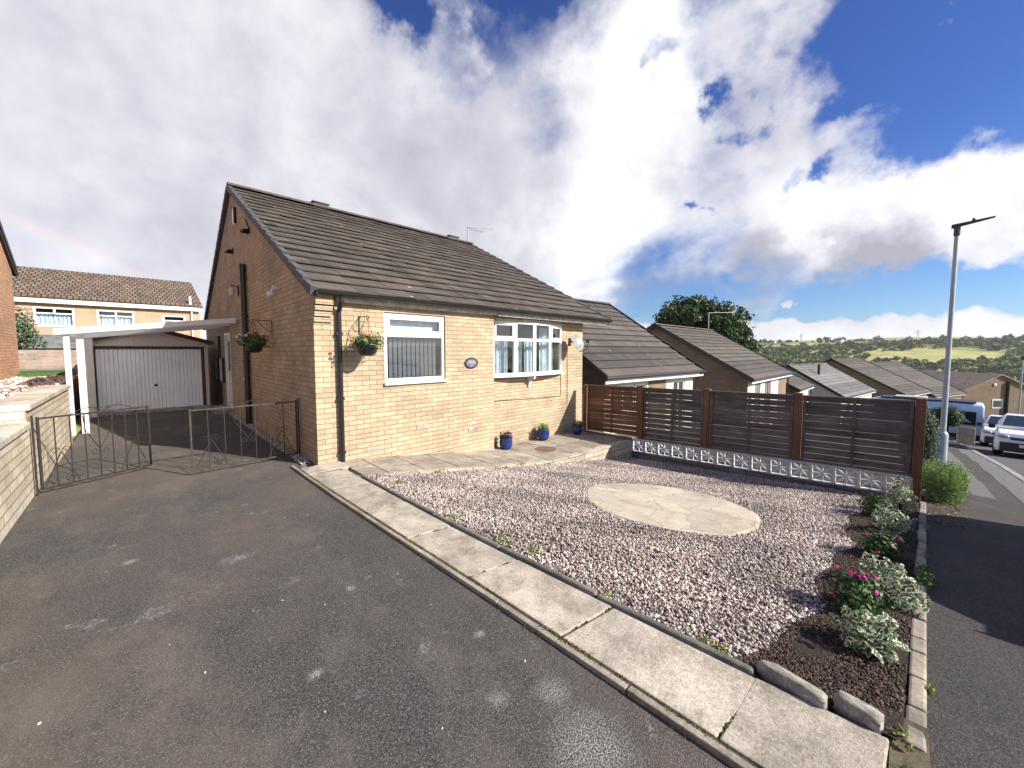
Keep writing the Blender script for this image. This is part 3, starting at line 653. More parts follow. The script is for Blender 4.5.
# bow window
bw=empty('window',(0,0,0)); bw.parent=hs
BP=[(3.46,.155),(4.03,.05),(4.60,.015),(5.17,.05),(5.73,.155)]
mb=MB(); gl=MB(); cu=MB(); 
for i in range(4):
    a=Vector((BP[i][0],BP[i][1],0)); b=Vector((BP[i+1][0],BP[i+1][1],0)); d=(b-a).normalized(); L=(b-a).length
    Mx=Matrix.Translation(a)@Matrix(((d.x,-d.y,0,0),(d.y,d.x,0,0),(0,0,1,0),(0,0,0,1)))
    def fb(x0,x1,z0,z1,y0,y1,w):
        mb.box(x0,x1,y0,y1,z0,z0+w,Mx); mb.box(x0,x1,y0,y1,z1-w,z1,Mx); mb.box(x0,x0+w,y0,y1,z0+w,z1-w,Mx); mb.box(x1-w,x1,y0,y1,z0+w,z1-w,Mx)
    fb(.002,L-.002,1.135,2.275,.0,.06,.045); mb.box(.047,L-.047,.002,.058,1.86,1.92,Mx)
    if i in (0,3): fb(.05,L-.05,1.922,2.228,-.012,.03,.04)
    gl.face([Mx@Vector(v) for v in ((.04,.03,1.17),(L-.04,.03,1.17),(L-.04,.03,2.24),(.04,.03,2.24))])
mb.build('frame',M['upvc'],bw,bevel=.005); gl.build('pane',M['glass'],bw)
def bowpoly(off,z): return [(BP[0][0]-off*.6,.195,z)]+[(x+(x-4.59)*off*.15,y-off,z) for x,y in BP]+[(BP[-1][0]+off*.6,.195,z)]
mb=MB(); mb.prism(bowpoly(.055,1.095)[::1],(0,0,.038)); mb.build('sill',M['upvc'],bw,bevel=.004)
mb=MB(); mb.prism(bowpoly(.004,2.278),(0,0,.06)); mb.build('head_board',M['fascia'],bw)
mb=MB(); mb.prism([(4.55,.195,1.09),(4.55,-.02,1.09),(4.55,.0,1.03),(4.55,.12,.98),(4.55,.17,.84),(4.55,.195,.83)],(.06,0,0)); mb.build('bracket',M['whitepaint'],bw)
# net curtains inside bow: wavy sheets
def curtain(x0,x1,y,z0,z1,mat,par,amp=.025,fr=60):
    mb=MB(); n=int((x1-x0)*80)
    f=lambda x:y+amp*math.sin(x*fr)+amp*.4*math.sin(x*fr*1.7+1)
    for i in range(n):
        a=x0+(x1-x0)*i/n;b=x0+(x1-x0)*(i+1)/n; mb.face([(a,f(a),z0),(b,f(b),z0),(b,f(b),z1),(a,f(a),z1)])
    mb.build('curtain',mat,par,smooth=True)
curtain(3.55,4.05,.36,1.13,1.93,M['net'],bw); curtain(4.25,4.5,.34,1.13,1.9,M['net'],bw); curtain(4.62,4.95,.34,1.13,1.9,M['net'],bw); curtain(5.1,5.62,.36,1.13,2.2,M['net'],bw)
mb=MB(); mb.box(3.5,5.72,.46,.5,1.0,1.12); mb.build('window_board',M['upvc'],bw)
# air bricks, dpc details
for (x,z) in ((1.70,.34),(2.82,.14),(.82,.10)):
    a=MB(); a.box(x-.11,x+.11,-.008,.0-.001,z-.035,z+.035)
    for k in range(7):
        for j in (0,1): a.box(x-.095+k*.028,x-.078+k*.028,-.012,-.0085,z-.025+j*.028,z-.006+j*.028)
    a.build('air_brick',M['stonepale'],hs)
# cables
mb=MB(); mb.tube([(5.99,.17,1.75),(6.0,.18,.9),(6.0,.18,.3)],.006,5); mb.tube([(5.74,.19,1.1),(5.74,.19,.53),(4.6,.19,.56),(3.52,.19,.60),(3.47,.18,.50),(3.42,.17,.36),(3.46,.17,.27)],.006,5)
mb.build('cable',M['black'],hs)
# side door
dr=empty('door',(0,0,0)); dr.parent=hs
mb=MB(); mb.box(-.012,.09,6.845,6.91,.065,2.145); mb.box(-.012,.09,7.65,7.715,.065,2.145); mb.box(-.012,.09,6.91,7.65,2.08,2.145); mb.build('frame',M['upvc'],dr,bevel=.004)
mb=MB(); mb.box(.03,.075,6.912,7.648,.10,2.078); mb.build('leaf',M['upvc'],dr,bevel=.004)
mb=MB(); mb.box(.024,.029,7.05,7.5,1.1,1.95); mb.build('pane',M['glassdark'],dr)
mb=MB(); mb.bar((-.01,7.0,1.05),(-.01,7.12,1.05),.02); mb.bar((.03,7.0,1.05),(-.01,7.0,1.05),.02); mb.build('handle',M['galv'],dr)
mb=MB(); mb.box(-.42,-.004,6.6,7.9,-.05,.10); setk(mb.build('doorstep',M['slabpat'],bevel=.015),label='low concrete doorstep under the white side door',category='doorstep')
# gravel strip along the gable
mb=MB(); mb.box(-.165,-.001,.2,6.58,-.08,.012); mb.build('gravel_strip',M['gravbase'])['kind']='structure'
n=2600; P=np.stack([NR.uniform(-.16,-.02,n),NR.uniform(.22,6.5,n),NR.uniform(.01,.03,n)],-1)
setk(scatter('strip_stones',P,NR.uniform(.007,.015,n),np.concatenate([pal[NR.choice(7,n,p=pr)]*.8,np.ones((n,1))],1),M['pebblec'],.7),kind='stuff',label='narrow strip of gravel along the shaded gable wall',category='gravel')
# roof items: vents and aerial
for (x,lb) in ((2.05,'small raised ridge vent nearer the gable end of the roof'),(6.55,'small raised ridge vent beside the roof aerial')):
    mb=MB(); mb.box(-.20,.20,-.11,.11,-.10,.015); mb.box(-.23,.23,-.14,.14,.016,.045); o=mb.build('ridge_vent',M['tile'],bevel=.01); o.location=(x,YR,ZR+.11); setk(o,label=lb,category='roof vent',group='ridge vents on the bungalow')
ae=empty('roof_aerial',(7.25,YR,ZR+.05),0,'thin metal aerial on a short mast at the far roof ridge','aerial')
mb=MB(); mb.tube([(0,0,0),(0,0,.66)],.02,6); mb.build('mast',M['galv'],ae)
mb=MB(); mb.tube([(-.1,0,.58),(.95,-.35,.66)],.016,6)
for k in range(7): mb.tube([(.05+k*.11,-.12,.56),(.05+k*.11,.12,.56)],.006,5)
mb.build('antenna_boom',M['galv'],ae)
# satellite dish
sd=empty('satellite_dish',(6.10,.2,1.86),0,'grey satellite dish on the brick wall right of the bow window','satellite dish')
mb=MB(); n=24; rings=[]
dirv=Vector((-.02,-1,.42)).normalized(); up=Vector((0,0,1)); rt=dirv.cross(up).normalized(); u2=rt.cross(dirv)
c0=Vector((-.12,-.30,.0)); base=0
for k in range(6):
    r=.20*k/5; dep=.06*(k/5)**2
    for j in range(n):
        a=2*PI*j/n; mb.v.append(tuple(c0+rt*math.cos(a)*r+u2*math.sin(a)*r*1.08+dirv*dep))
for k in range(5):
    for j in range(n): mb.f.append((k*n+j,k*n+(j+1)%n,(k+1)*n+(j+1)%n,(k+1)*n+j)); mb.c.append(mb.cc); mb.m.append(0)
o=mb.build('reflector',M['dish'],sd,smooth=True); so=o.modifiers.new('s','SOLIDIFY'); so.thickness=.006
mb=MB(); mb.tube([(0,-.01,.05),(-.04,-.2,-.02),tuple(c0-dirv*.01)],.018,8); mb.box(-.05,.05,-.012,0-.001,-.08,.12); mb.build('wall_mount',M['black'],sd)
mb=MB(); e=c0+dirv*.36-u2*.12; mb.tube([tuple(c0-u2*.25),tuple(c0-u2*.28+dirv*.2),tuple(e)],.010,6); mb.tube([tuple(e),tuple(e-dirv*.07+u2*.02)],.028,10); mb.build('feed_arm',M['black'],sd)
# name plaque
pq=empty('house_name_plaque',(2.78,0,1.42),0,'oval black and pale name plaque on the brick between the windows','plaque')
def oval(mb,rx,rz,y0,y1,n=28):
    mb.prism([(rx*math.cos(2*PI*i/n),y0,rz*math.sin(2*PI*i/n)) for i in range(n)],(0,y1-y0,0))
mb=MB(); oval(mb,.16,.105,-.002,-.016); mb.build('rim',M['black'],pq)
mb=MB(); oval(mb,.135,.082,-.0165,-.019); mb.build('face',plain('plaque_slate',(.10,.10,.14),.4),pq)
mb=MB()
for zz,n_,w_ in ((.036,6,.15),(.004,8,.2),(-.042,2,.06)):
    for k in range(n_):
        x=-w_/2+w_*(k+.5)/n_; mb.box(x-.008,x-.003,-.0215,-.0195,zz-.012,zz+.012); mb.box(x-.003,x+.007,-.0215,-.0195,zz+(.006 if k%2 else -.010),zz+(.011 if k%2 else -.005))
mb.build('lettering',M['decal'],pq)
# gable fixtures
def fix(name,loc,label,cat,build,mat,group=None):
    o=empty(name,loc,0,label,cat,group); build(o); return o
def sec(o):
    mb=MB(); mb.tube([(0,0,.03),(-.06,0,.03)],.035,12); mb.tube([(-.06,0,.02),(-.09,0,-.06)],.02,8); mb.build('arm',M['whitepaint'],o)
    mb=MB(); mb.lathe([(.0,.0),(.035,-.01),(.055,-.04),(.058,-.07),(.04,-.09),(0,-.1)][::-1],14,(-.10,0,-.03)); mb.build('lamp_head',M['whitepaint'],o,smooth=True)
fix('security_light',(0,1.9,2.72),'white round security light on the shaded gable wall','wall light',sec,None)
def lan(o):
    mb=MB(); mb.box(-.03,0,-.05,.05,-.02,.22); mb.tube([(-.02,0,.18),(-.14,0,.22),(-.14,0,.17)],.012,6); mb.build('wall_bracket',M['black'],o)
    mb=MB(); mb.lathe([(.045,-.02),(.065,.12),(.02,.17)],6,(-.14,0,0)); mb.build('lantern_glass',M['cream'],o)
fix('wall_lantern',(0,5.35,2.98),'cream and black wall lantern left of the tall black pipe','wall light',lan,None)
def alarm(o):
    mb=MB(); n=20; mb.prism([(-.05,.11*math.cos(2*PI*i/n),.20*math.sin(2*PI*i/n)) for i in range(n)][::-1],(.049,0,0)); mb.build('casing',M['upvc'],o,bevel=.01)
    mb=MB(); mb.box(-.06,-.001,-.125,-.112,-.18,.18); mb.build('side_strip',M['black'],o)
fix('alarm_box',(0,5.35,4.80),'white oval alarm box high under the gable apex','alarm box',alarm,None)
def cctv(o):
    mb=MB(); mb.box(-.03,0-.001,-.05,.05,-.04,.04); mb.tube([(-.02,0,0),(-.12,0,-.02)],.02,8); mb.build('wall_mount',M['black'],o)
    mb=MB(); mb.tube([(-.02,.04,-.05),(-.15,-.08,-.08)],.035,10); mb.build('camera_body',M['black'],o)
c_=fix('security_camera',(0,3.9,4.18),'black camera with bracket right under the sloping roof edge','security camera',cctv,None,'cameras on the gable wall')
c2=copy_tree(c_); c2.location=(0,5.85,4.12); c2['label']='black camera with pale tip left of centre on the gable wall'
mb=MB(); mb.tube([(-.0,.06,.03),(-.05,.06,.22)],.016,6); mb.build('cable_stub',M['black'],c_)
for (y,lb) in ((8.15,'white framed meter box nearest the side door'),(9.1,'narrow grey meter box farther from the side door')):
    o=empty('meter_box',(0,y,1.1),0,lb,'meter box','meter boxes on the shaded side wall')
    mb=MB(); mb.box(-.06,-.001,-.22,.22,-.36,.36); mb.build('frame',M['black'],o,bevel=.004)
    mb=MB(); mb.box(-.075,-.0605,-.18,.18,-.32,.32); mb.build('door',M['fascia'],o,bevel=.004)
mb=MB(); mb.box(-.02,-.001,4.98,5.18,.98,1.02) ; setk(mb.build('wall_sign',M['upvc']),label='tiny white tag on the gable wall left of the black pipe',category='sign')
# ------------------------------------------------------------------ foliage tools
def leaves(name,centers,normals,sizes,colr,mat,parent=None,aspect=.5,fold=.15):
    """each leaf: 4-vert rhombus pair(2 quads folded) -> use single quad w/ 6 verts reduces; here rhombus of two tris -> quad"""
    n=len(centers); nr=normals/np.maximum(np.linalg.norm(normals,axis=1,keepdims=True),1e-6)
    a=NR.normal(size=(n,3)); u=np.cross(nr,a); u/=np.maximum(np.linalg.norm(u,axis=1,keepdims=True),1e-6); v=np.cross(nr,u)
    s=sizes[:,None]
    p0=centers-u*s*.5; p1=centers+v*s*aspect*.5-nr*s*fold*.3; p2=centers+u*s*.5+nr*0; p3=centers-v*s*aspect*.5-nr*s*fold*.3
    q0=centers-u*s*.12+v*s*aspect*.5; q1=centers+u*s*.2+v*s*aspect*.42; q2=centers+u*s*.2-v*s*aspect*.42; q3=centers-u*s*.12-v*s*aspect*.5
    V=np.stack([p0,q3,q2,p2,q1,q0],1).reshape(-1,3); F=np.arange(n*6).reshape(n,6)
    return npmesh(name,V,F,colr,mat,parent)
def blobpts(n,c,r,shell=.55,rough=.18,zmin=None,seed=0):
    d=NR.normal(size=(n,3)); d/=np.linalg.norm(d,axis=1,keepdims=True)
    lump=1+rough*np.sin(d[:,0]*5+seed)*np.cos(d[:,1]*4+seed*2)+rough*.7*np.sin(d[:,2]*7+d[:,0]*6+seed)
    rad=NR.uniform(shell**3,1,n)**(1/3)*lump
    P=d*rad[:,None]*np.array(r)+np.array(c)
    if zmin is not None: P[:,2]=np.maximum(P[:,2],zmin+NR.uniform(0,.02,n))
    return P,d
def colv(base,n,v=.25,hv=.08):
    b=np.array(base)[NR.integers(0,len(base),n)]; b=b*(1+NR.uniform(-v,v,(n,1)))*(1+NR.uniform(-hv,hv,(n,3))); return np.concatenate([np.clip(b,0,.9),np.ones((n,1))],1)
G_DARK=[(.035,.075,.02),(.055,.10,.03),(.025,.055,.018)]; G_MID=[(.08,.15,.035),(.11,.18,.05),(.05,.11,.03)]; G_GREY=[(.10,.14,.075),(.14,.18,.10),(.07,.11,.06)]
CREAM=[(.62,.66,.48),(.52,.60,.38),(.7,.70,.55)]; PINK=[(.55,.05,.25),(.45,.03,.2),(.65,.12,.35)]; RED=[(.55,.02,.04),(.6,.05,.1),(.42,.01,.05)]; WHITEF=[(.75,.75,.7),(.7,.72,.72)]; ORANGE=[(.7,.2,.06),(.6,.12,.1)]; YEL=[(.65,.55,.06),(.55,.6,.15)]
def variegated(par,c,r,n,size,seed):
    P,d=blobpts(n,c,r,.35,.34,c[2]-r[2]*.8,seed); nn=d*.6+NR.normal(0,.7,d.shape)+np.array([0,0,.5]); nn/=np.linalg.norm(nn,axis=1,keepdims=True)
    sz=NR.uniform(.75,1.25,n)*size; st=NR.bit_generator.state
    o=leaves('leaf_margins',P,nn,sz,colv(CREAM,n,.2),M['leaf'],par,.62); NR.bit_generator.state=st
    k=leaves('leaf_centres',P+nn*.0022,nn,sz*.80,colv(G_GREY,n,.25) if False else np.concatenate([np.tile([.07,.12,.05],(n,1)),np.ones((n,1))],1),M['leaf'],par,.5)
    st_=MB()
    for i in range(9):
        a=R.uniform(0,2*PI); st_.tube([(c[0],c[1],c[2]-r[2]),(c[0]+math.cos(a)*r[0]*.4,c[1]+math.sin(a)*r[1]*.4,c[2]),(c[0]+math.cos(a)*r[0]*.7,c[1]+math.sin(a)*r[1]*.7,c[2]+r[2]*.5)],[.008,.005,.003],5)
    st_.build('stems',M['bark'],par)
def flowers(par,c,r,n,size,cols,seed,petals=14,name='flowers'):
    P,d=blobpts(n,c,r,.85,.15,None,seed); P=P[(d[:,2]>-.15)]; dd=d[d[:,2]>-.15]
    Cs=[];Ns=[]
    for p,q in zip(P,dd):
        x,e=blobpts(petals,(0,0,0),(size,size,size*.7),.5,.1); Cs.append(x+p+q*size*.5); Ns.append(e+q*.6)
    if not Cs: return
    C=np.concatenate(Cs);Nn=np.concatenate(Ns); leaves(name,C,Nn,np.full(len(C),size*1.15),colv(cols,len(C),.2),M['petal'],par,.8)
def bush(par,c,r,n,size,cols,seed,shell=.5,rough=.2,asp=.45,name='foliage',zmin=None):
    P,d=blobpts(n,c,r,shell,rough,zmin if zmin is not None else c[2]-r[2]*.85,seed); leaves(name,P,d+NR.normal(0,.5,d.shape)+np.array([0,0,.3]),NR.uniform(.7,1.3,n)*size,colv(cols,n),M['leaf'],par,asp)
# border plants
def place(x,y): return (x,y,gravz(x,y)+.01)
VG='variegated evergreens in the border'; PG='pink flowered shrubs in the border'
for (x,y,rx,h,lb) in ((1.12,-5.74,.15,.105,'small cream edged evergreen nearest the path end of the border'),
        (2.2,-5.76,.165,.125,'cream edged evergreen between the two pink flowered shrubs'),
        (4.05,-5.77,.19,.14,'rounded variegated evergreen halfway towards the fence'),
        (5.25,-5.83,.18,.20,'tall pointed variegated evergreen against the fence end')):
    o=empty('variegated_shrub',place(x,y),0,lb,'shrub',VG); variegated(o,(0,0,h*.95),(rx,rx*.85,h),430,.042,x)
    if x>5: bush(o,(0,.03,.40),(.08,.08,.10),90,.045,CREAM+G_GREY,3,name='top_shoots')
for (x,y,rx,h,k,lb) in ((1.62,-5.66,.19,.14,11,'larger dark green shrub with bright pink blooms near the path'),
        (3.05,-5.72,.17,.14,8,'dark green shrub with few muted pink blooms in mid border')):
    o=empty('flowering_shrub',place(x,y),0,lb,'shrub',PG); bush(o,(0,0,h*.85),(rx,rx*.8,h),900,.038,G_DARK+G_MID[:1],x); flowers(o,(0,0,h*.85),(rx,rx*.8,h),k*2,.019,PINK,x)
    st_=MB()
    for i in range(7):
        a=R.uniform(0,2*PI); st_.tube([(0,0,-.02),(math.cos(a)*rx*.6,math.sin(a)*rx*.6,h)],[.008,.004],5)
    st_.build('stems',M['bark'],o)
o=empty('dark_leaf_shrub',place(4.8,-5.62),0,'low dark green shrub in the shade beside the screen blocks','shrub'); bush(o,(0,0,.14),(.2,.16,.15),700,.04,G_DARK,2)
o=empty('trailing_plant',place(2.0,-5.88),0,'trailing pale edged plant spilling over the pavement kerb','plant'); variegated(o,(0,-.02,.06),(.17,.09,.05),130,.042,9)
o=empty('low_green_plant',(2.75,-5.99,gz(2.75)+.02),0,'flat yellow green plant creeping over the pavement kerb','plant'); bush(o,(0,0,.03),(.2,.06,.03),320,.028,G_MID+YEL[1:],9)
# grass and moss tufts
def tufts(name,pts,n,h,cols,label,cat='moss',wid=.16):
    C=[];Nn=[];S=[]
    for (x,y,z,rx,ry) in pts:
        k=int(n*max(rx,ry)*10)+4; C.append(np.stack([NR.normal(x,rx*.5,k),NR.normal(y,ry*.5,k),z+NR.uniform(0,h,k)],-1)); Nn.append(NR.normal(size=(k,3))*np.array([1,1,.5])); S.append(NR.uniform(.5,1.2,k)*h*1.3)
    C=np.concatenate(C);Nn=np.concatenate(Nn);S=np.concatenate(S); o=leaves(name,C,Nn,S,colv(cols,len(C),.35),M['leaf'],None,wid); return setk(o,kind='stuff',label=label,category=cat)
pts=[]
y=-5.84
while y<-.4:
    if R.random()<.75: pts.append((pl_(y)-.010+R.uniform(-.006,.006),y,.018,.018,R.uniform(.05,.2)))
    y+=R.uniform(.04,.14)
pts+=[(pl_(t)-.06,t,.004,.02,.1) for t in (-5.5,-5.2,-4.4,-4.1,-3.2)]
for yy in (-5.34,-4.52,-3.70,-2.87,-2.03):
    for k in range(9): f_=R.random(); pts.append((pl_(yy)+(pr_(yy)-pl_(yy))*f_,yy-.07*f_,.018,.03,.006))
tufts('joint_moss',pts,34,.012,[(.14,.17,.03),(.10,.11,.03),(.20,.19,.06),(.09,.07,.03)],'yellow green moss along the joint between path and drive edging',wid=.35)
pts=[(.36,-2.75,.012,.05,.09),(.40,-3.45,.012,.07,.14),(.47,-3.75,.012,.06,.06),(.43,-5.12,.02,.03,.12),(.5,-1.5,0.01,.09,.06),(.95,-1.15,-.07,.06,.04),(1.25,-1.17,-.1,.1,.03),(.38,-4.5,.01,.04,.04)]
tufts('weeds',pts,40,.03,[(.24,.30,.06),(.18,.25,.05),(.34,.33,.10)],'small bright weeds in the gravel beside the edging','weeds',.3)
pts=[(.47,-5.87,.02,.03,.02),(.42,-5.9,.01,.03,.02),(.30,-5.9,.0,.03,.02),(1.0,-5.98,-.05,.04,.01),(2.2,-6.0,-.16,.05,.015),(3.5,-6.03,-.29,.06,.015),(4.7,-6.06,-.41,.06,.02),(2.1,-1.2,-.28,.1,.03),(2.9,-1.26,-.3,.12,.03),(2.5,-1.25,-.29,.06,.03)]
tufts('kerb_weeds',pts,26,.028,[(.16,.20,.05),(.2,.24,.06),(.3,.22,.05)],'scrubby weeds along the foot of kerb and patio wall','weeds',.35)
# scattered fallen leaves & debris on pavement near fence post
n=500; px=NR.uniform(5.2,8.2,n); py=NR.normal(-6.25,.12,n); C=np.stack([px,py,[gz(x)+.004 for x in px]],-1)
setk(leaves('fallen_leaves',C,np.tile([0,0,1.],(n,1))+NR.normal(0,.2,(n,3)),NR.uniform(.015,.05,n),colv([(.20,.10,.05),(.12,.06,.03),(.3,.22,.12)],n),M['leaf'],None,.6),kind='stuff',label='dry brown fallen leaves scattered on the pavement by the fence end',category='leaves')
n=90; px=NR.uniform(.6,6.2,n); py=NR.uniform(-5.6,-1.4,n); C=np.stack([px,py,[gravz(a,b)+.014 for a,b in zip(px,py)]],-1)
setk(leaves('dead_leaves',C,np.tile([0,0,1.],(n,1))+NR.normal(0,.35,(n,3)),NR.uniform(.015,.04,n),colv([(.22,.12,.05),(.14,.08,.04),(.2,.18,.07)],n),M['leaf'],None,.6),kind='stuff',label='few dry leaves blown over the gravel',category='leaves')
# small pale litter chips on drive
n=20; P=np.stack([NR.uniform(-2.3,-.3,n),NR.uniform(-4.8,1,n),np.full(n,.004)],-1)
setk(scatter('stone_chips',P,NR.uniform(.002,.007,n),np.tile([.6,.57,.54,1],(n,1)),M['pebblec'],.5),kind='stuff',label='scattered pale stone chips on the dark asphalt drive',category='chips')
# ------------------------------------------------------------------ pots
def pot(x,y,lb,cols,fs,seed,fol=G_MID,sc_=1.0):
    z=patz(x)+.003; o=empty('potted_plant',(x,y,z),0,lb,'potted plant','blue glazed pots on the patio')
    prof=[(.075,0),(.10,.02),(.128,.09),(.132,.15),(.118,.20),(.125,.215),(.135,.225),(.128,.235),(.112,.228),(.108,.19)]
    mb=MB(); mb.lathe([(r*sc_,h*sc_) for r,h in prof],28); mb.build('pot',M['blue'],o,smooth=True)
    mb=MB(); mb.lathe([(.108*sc_,.195*sc_),(.001,.20*sc_)],20); mb.build('soil',M['terra'],o)
    bush(o,(0,0,.27*sc_),(.14,.14,.09),420,.04,fol,seed,zmin=.2*sc_); flowers(o,(0,0,.28*sc_),(.15,.15,.09),fs,.02,cols,seed,10)
pot(3.62,-.08,'blue pot with pink flowers at the corner of the brick wall',[(.75,.25,.5),(.6,.15,.45),(.8,.5,.65)],22,1,G_DARK,1.05)
pot(4.86,-.02,'blue pot with yellow green leaves under the bow window',YEL,16,2,G_MID+[(.2,.3,.05)],1.08)
pot(5.98,-.16,'blue pot with small mixed flowers in shade near the fence',[(.6,.3,.3),(.5,.45,.2)],8,3,G_DARK+G_MID,.95)
# ------------------------------------------------------------------ hanging baskets & brackets
def basket(loc,rz,lb,cols,seed):
    o=empty('hanging_basket',loc,rz,lb,'hanging basket','hanging baskets on the bungalow')
    mb=MB(); mb.lathe([(.085,-.0),(.12,.04),(.155,.15),(.162,.17),(.15,.17),(.11,.05)],22); mb.build('basket_bowl',M['black'],o,smooth=True)
    mb=MB()
    for k in range(3):
        a=2*PI*k/3+.4; mb.tube([(.155*math.cos(a),.155*math.sin(a),.165),(0,0,.56)],.0035,5)
    mb.build('chain',M['iron'],o)
    bush(o,(0,0,.20),(.235,.20,.12),1300,.038,G_MID+G_DARK[:1],seed,.3,.25,zmin=.09); 
    for i,(cc,k) in enumerate(cols): flowers(o,((-.10,.10,.0)[i%3],(0,.0,-.05)[i%3],.21),(.18,.18,.13),int(k*1.6),.027,cc,seed+i,10)
    return o
def bracket(loc,rz,lb):
    o=empty('hanging_bracket',loc,rz,lb,'bracket','basket brackets on the bungalow walls')
    mb=MB(); mb.box(-.012,.012,-.008,-.001,-.22,.06); mb.build('wall_plate',M['iron'],o)
    mb=MB(); mb.tube([(0,-.005,.04),(0,-.33,.04)],.006,6); mb.tube([(0,-.005,-.17),(0,-.12,-.10),(0,-.22,.03)],.005,6)
    mb.tube([(0,-.33,.04),(0,-.35,.02),(0,-.335,-.005),(0,-.31,.0)],.005,6)
    mb.tube([(0,-.06+.035*math.cos(t*.5),.0+.035*math.sin(t*.5)) for t in range(12)],.004,5); mb.build('scroll_arm',M['iron'],o); return o
bracket((.64,0,2.12),0,'black scroll bracket on the sunny front wall')
basket((.63,-.31,1.58),0,'hanging basket of orange and white flowers by the corner downpipe',[(ORANGE,12),(WHITEF,9),(YEL,3)],4)
bracket((0,2.33,2.16),-PI/2,'black scroll bracket on the shaded gable wall')
basket((-.31,2.24,1.62),0,'hanging basket of red and white flowers on the gable wall',[(WHITEF,14),(RED,14),([(.35,.02,.1)],9)],8)
# ------------------------------------------------------------------ gates
def scroll(mb,c,r,u,w,a0,turns,rad=.004,sg=1):
    pts=[]; n=int(14*turns)
    for i in range(n+1):
        t=i/n; a=a0+sg*t*turns*2*PI; rr=r*(1-.75*t); pts.append(Vector(c)+Vector(u)*rr*math.cos(a)+Vector(w)*rr*math.sin(a))
    mb.tube(pts,rad,5)
def gate(name,p0,p1,z0,h,label,nb,rail_mat,group,hinge_at=0):
    d=Vector((p1[0]-p0[0],p1[1]-p0[1],0)); L=d.length; rz=math.atan2(d.y,d.x)
    o=empty(name,(p0[0],p0[1],z0),rz,label,'gate',group)
    U=(1,0,0);Wv=(0,0,1)
    mb=MB(); mb.bar((0,0,0),(0,0,h),.022); mb.bar((L,0,0),(L,0,h),.018); mb.bar((0,0,.0),(L,0,.0),.014,.02); mb.bar((0,0,h-.02),(L,0,h-.02),.014,.02)
    mb.build('gate_frame',rail_mat,o)
    mb=MB()
    for i in range(1,nb):
        x=L*i/nb; mb.bar((x,0,.0),(x,0,h-.02),.0095)
    mb.build('upright_bars',M['iron'],o)
    mb=MB(); k=3 if L<1.25 else 3
    seg=L/k
    for j in range(k):
        cx=seg*(j+.5)
        if j%2==0:
            mb.bar((cx-seg*.42,0,.02),(cx,0,h*.48),.008); mb.bar((cx+seg*.42,0,.02),(cx,0,h*.48),.008)
            for s in (-1,1): scroll(mb,(cx+s*.05,0,h*.50),.04,U,Wv,PI if s>0 else 0,1.2,.004,-s); scroll(mb,(cx+s*.07,0,.07),.045,U,Wv,PI if s>0 else 0,1.2,.004,s)
        else:
            pts=[(cx-seg*.42,0,h-.04),(cx-seg*.36,0,h*.72),(cx,0,h*.42)]; mb.tube(pts,.0045,5); mb.tube([(2*cx-a,b,c) for a,b,c in pts],.0045,5)
            for s in (-1,1): scroll(mb,(cx+s*seg*.3,0,h-.08),.05,U,Wv,PI/2,1.2,.004,s); scroll(mb,(cx+s*.05,0,h*.40),.04,U,Wv,PI if s>0 else 0,1.2,.004,s)
    # scrolls on the top rail
    cx=L*.5 if name=='x' else L*.55
    for s in (-1,1):
        pts=[(cx+s*(.30-.30*t),0,h-.01+.075*math.sin(PI*t)*(.6+.4*t)) for t in [i/8 for i in range(9)]]; mb.tube(pts,.0045,5); scroll(mb,(cx+s*.05,0,h+.02),.035,U,Wv,PI if s>0 else 0,1.3,.004,-s)
    mb.build('scrollwork',M['iron'],o)
    return o
gate('wrought_iron_gate',(-2.64,1.05),(-1.72,1.50),.06,.84,'black wrought iron gate leaf hinged on the left stone wall',8,M['iron'],'pair of driveway gates')
gate('wrought_iron_gate',(-.06,.76),(-1.33,.70),.06,.83,'rust worn iron gate leaf hinged on the house wall',7,M['ironw'],'pair of driveway gates')
# ------------------------------------------------------------------ left wall
wl=empty('stone_garden_wall',(0,0,0),0,'buff stone retaining wall with pale copings left of the drive','wall')
mb=MB(); mb.box(-2.98,-2.7,-6.1,.9,-.1,.80); mb.box(-2.98,-2.7,.9,4.6,-.1,.99); mb.build('stone_courses',M['stonewall'],wl)
mb=MB(); y=-6.1
while y<.85: y1=min(y+.6,.88); mb.box(-3.02,-2.665,y+.004,y1-.004,.802,.872+R.uniform(-.003,.003)); y+=.6
y=.9
while y<4.5: y1=min(y+.6,4.6); mb.box(-3.02,-2.665,y+.004,y1-.004,.992,1.062+R.uniform(-.003,.003)); y+=.6
mb.build('coping',M['coping'],wl,bevel=.012)
mb=MB(); mb.bar((-2.675,1.02,.0),(-2.675,1.02,.92),.018); setk(mb.build('gate_post',M['iron']),label='slim black gate post fixed against the stone wall',category='post')
mb=MB(); mb.bar((-.025,.78,.0),(-.025,.78,.92),.018); setk(mb.build('gate_post',M['iron']),label='slim black gate post on the shaded house wall',category='post')
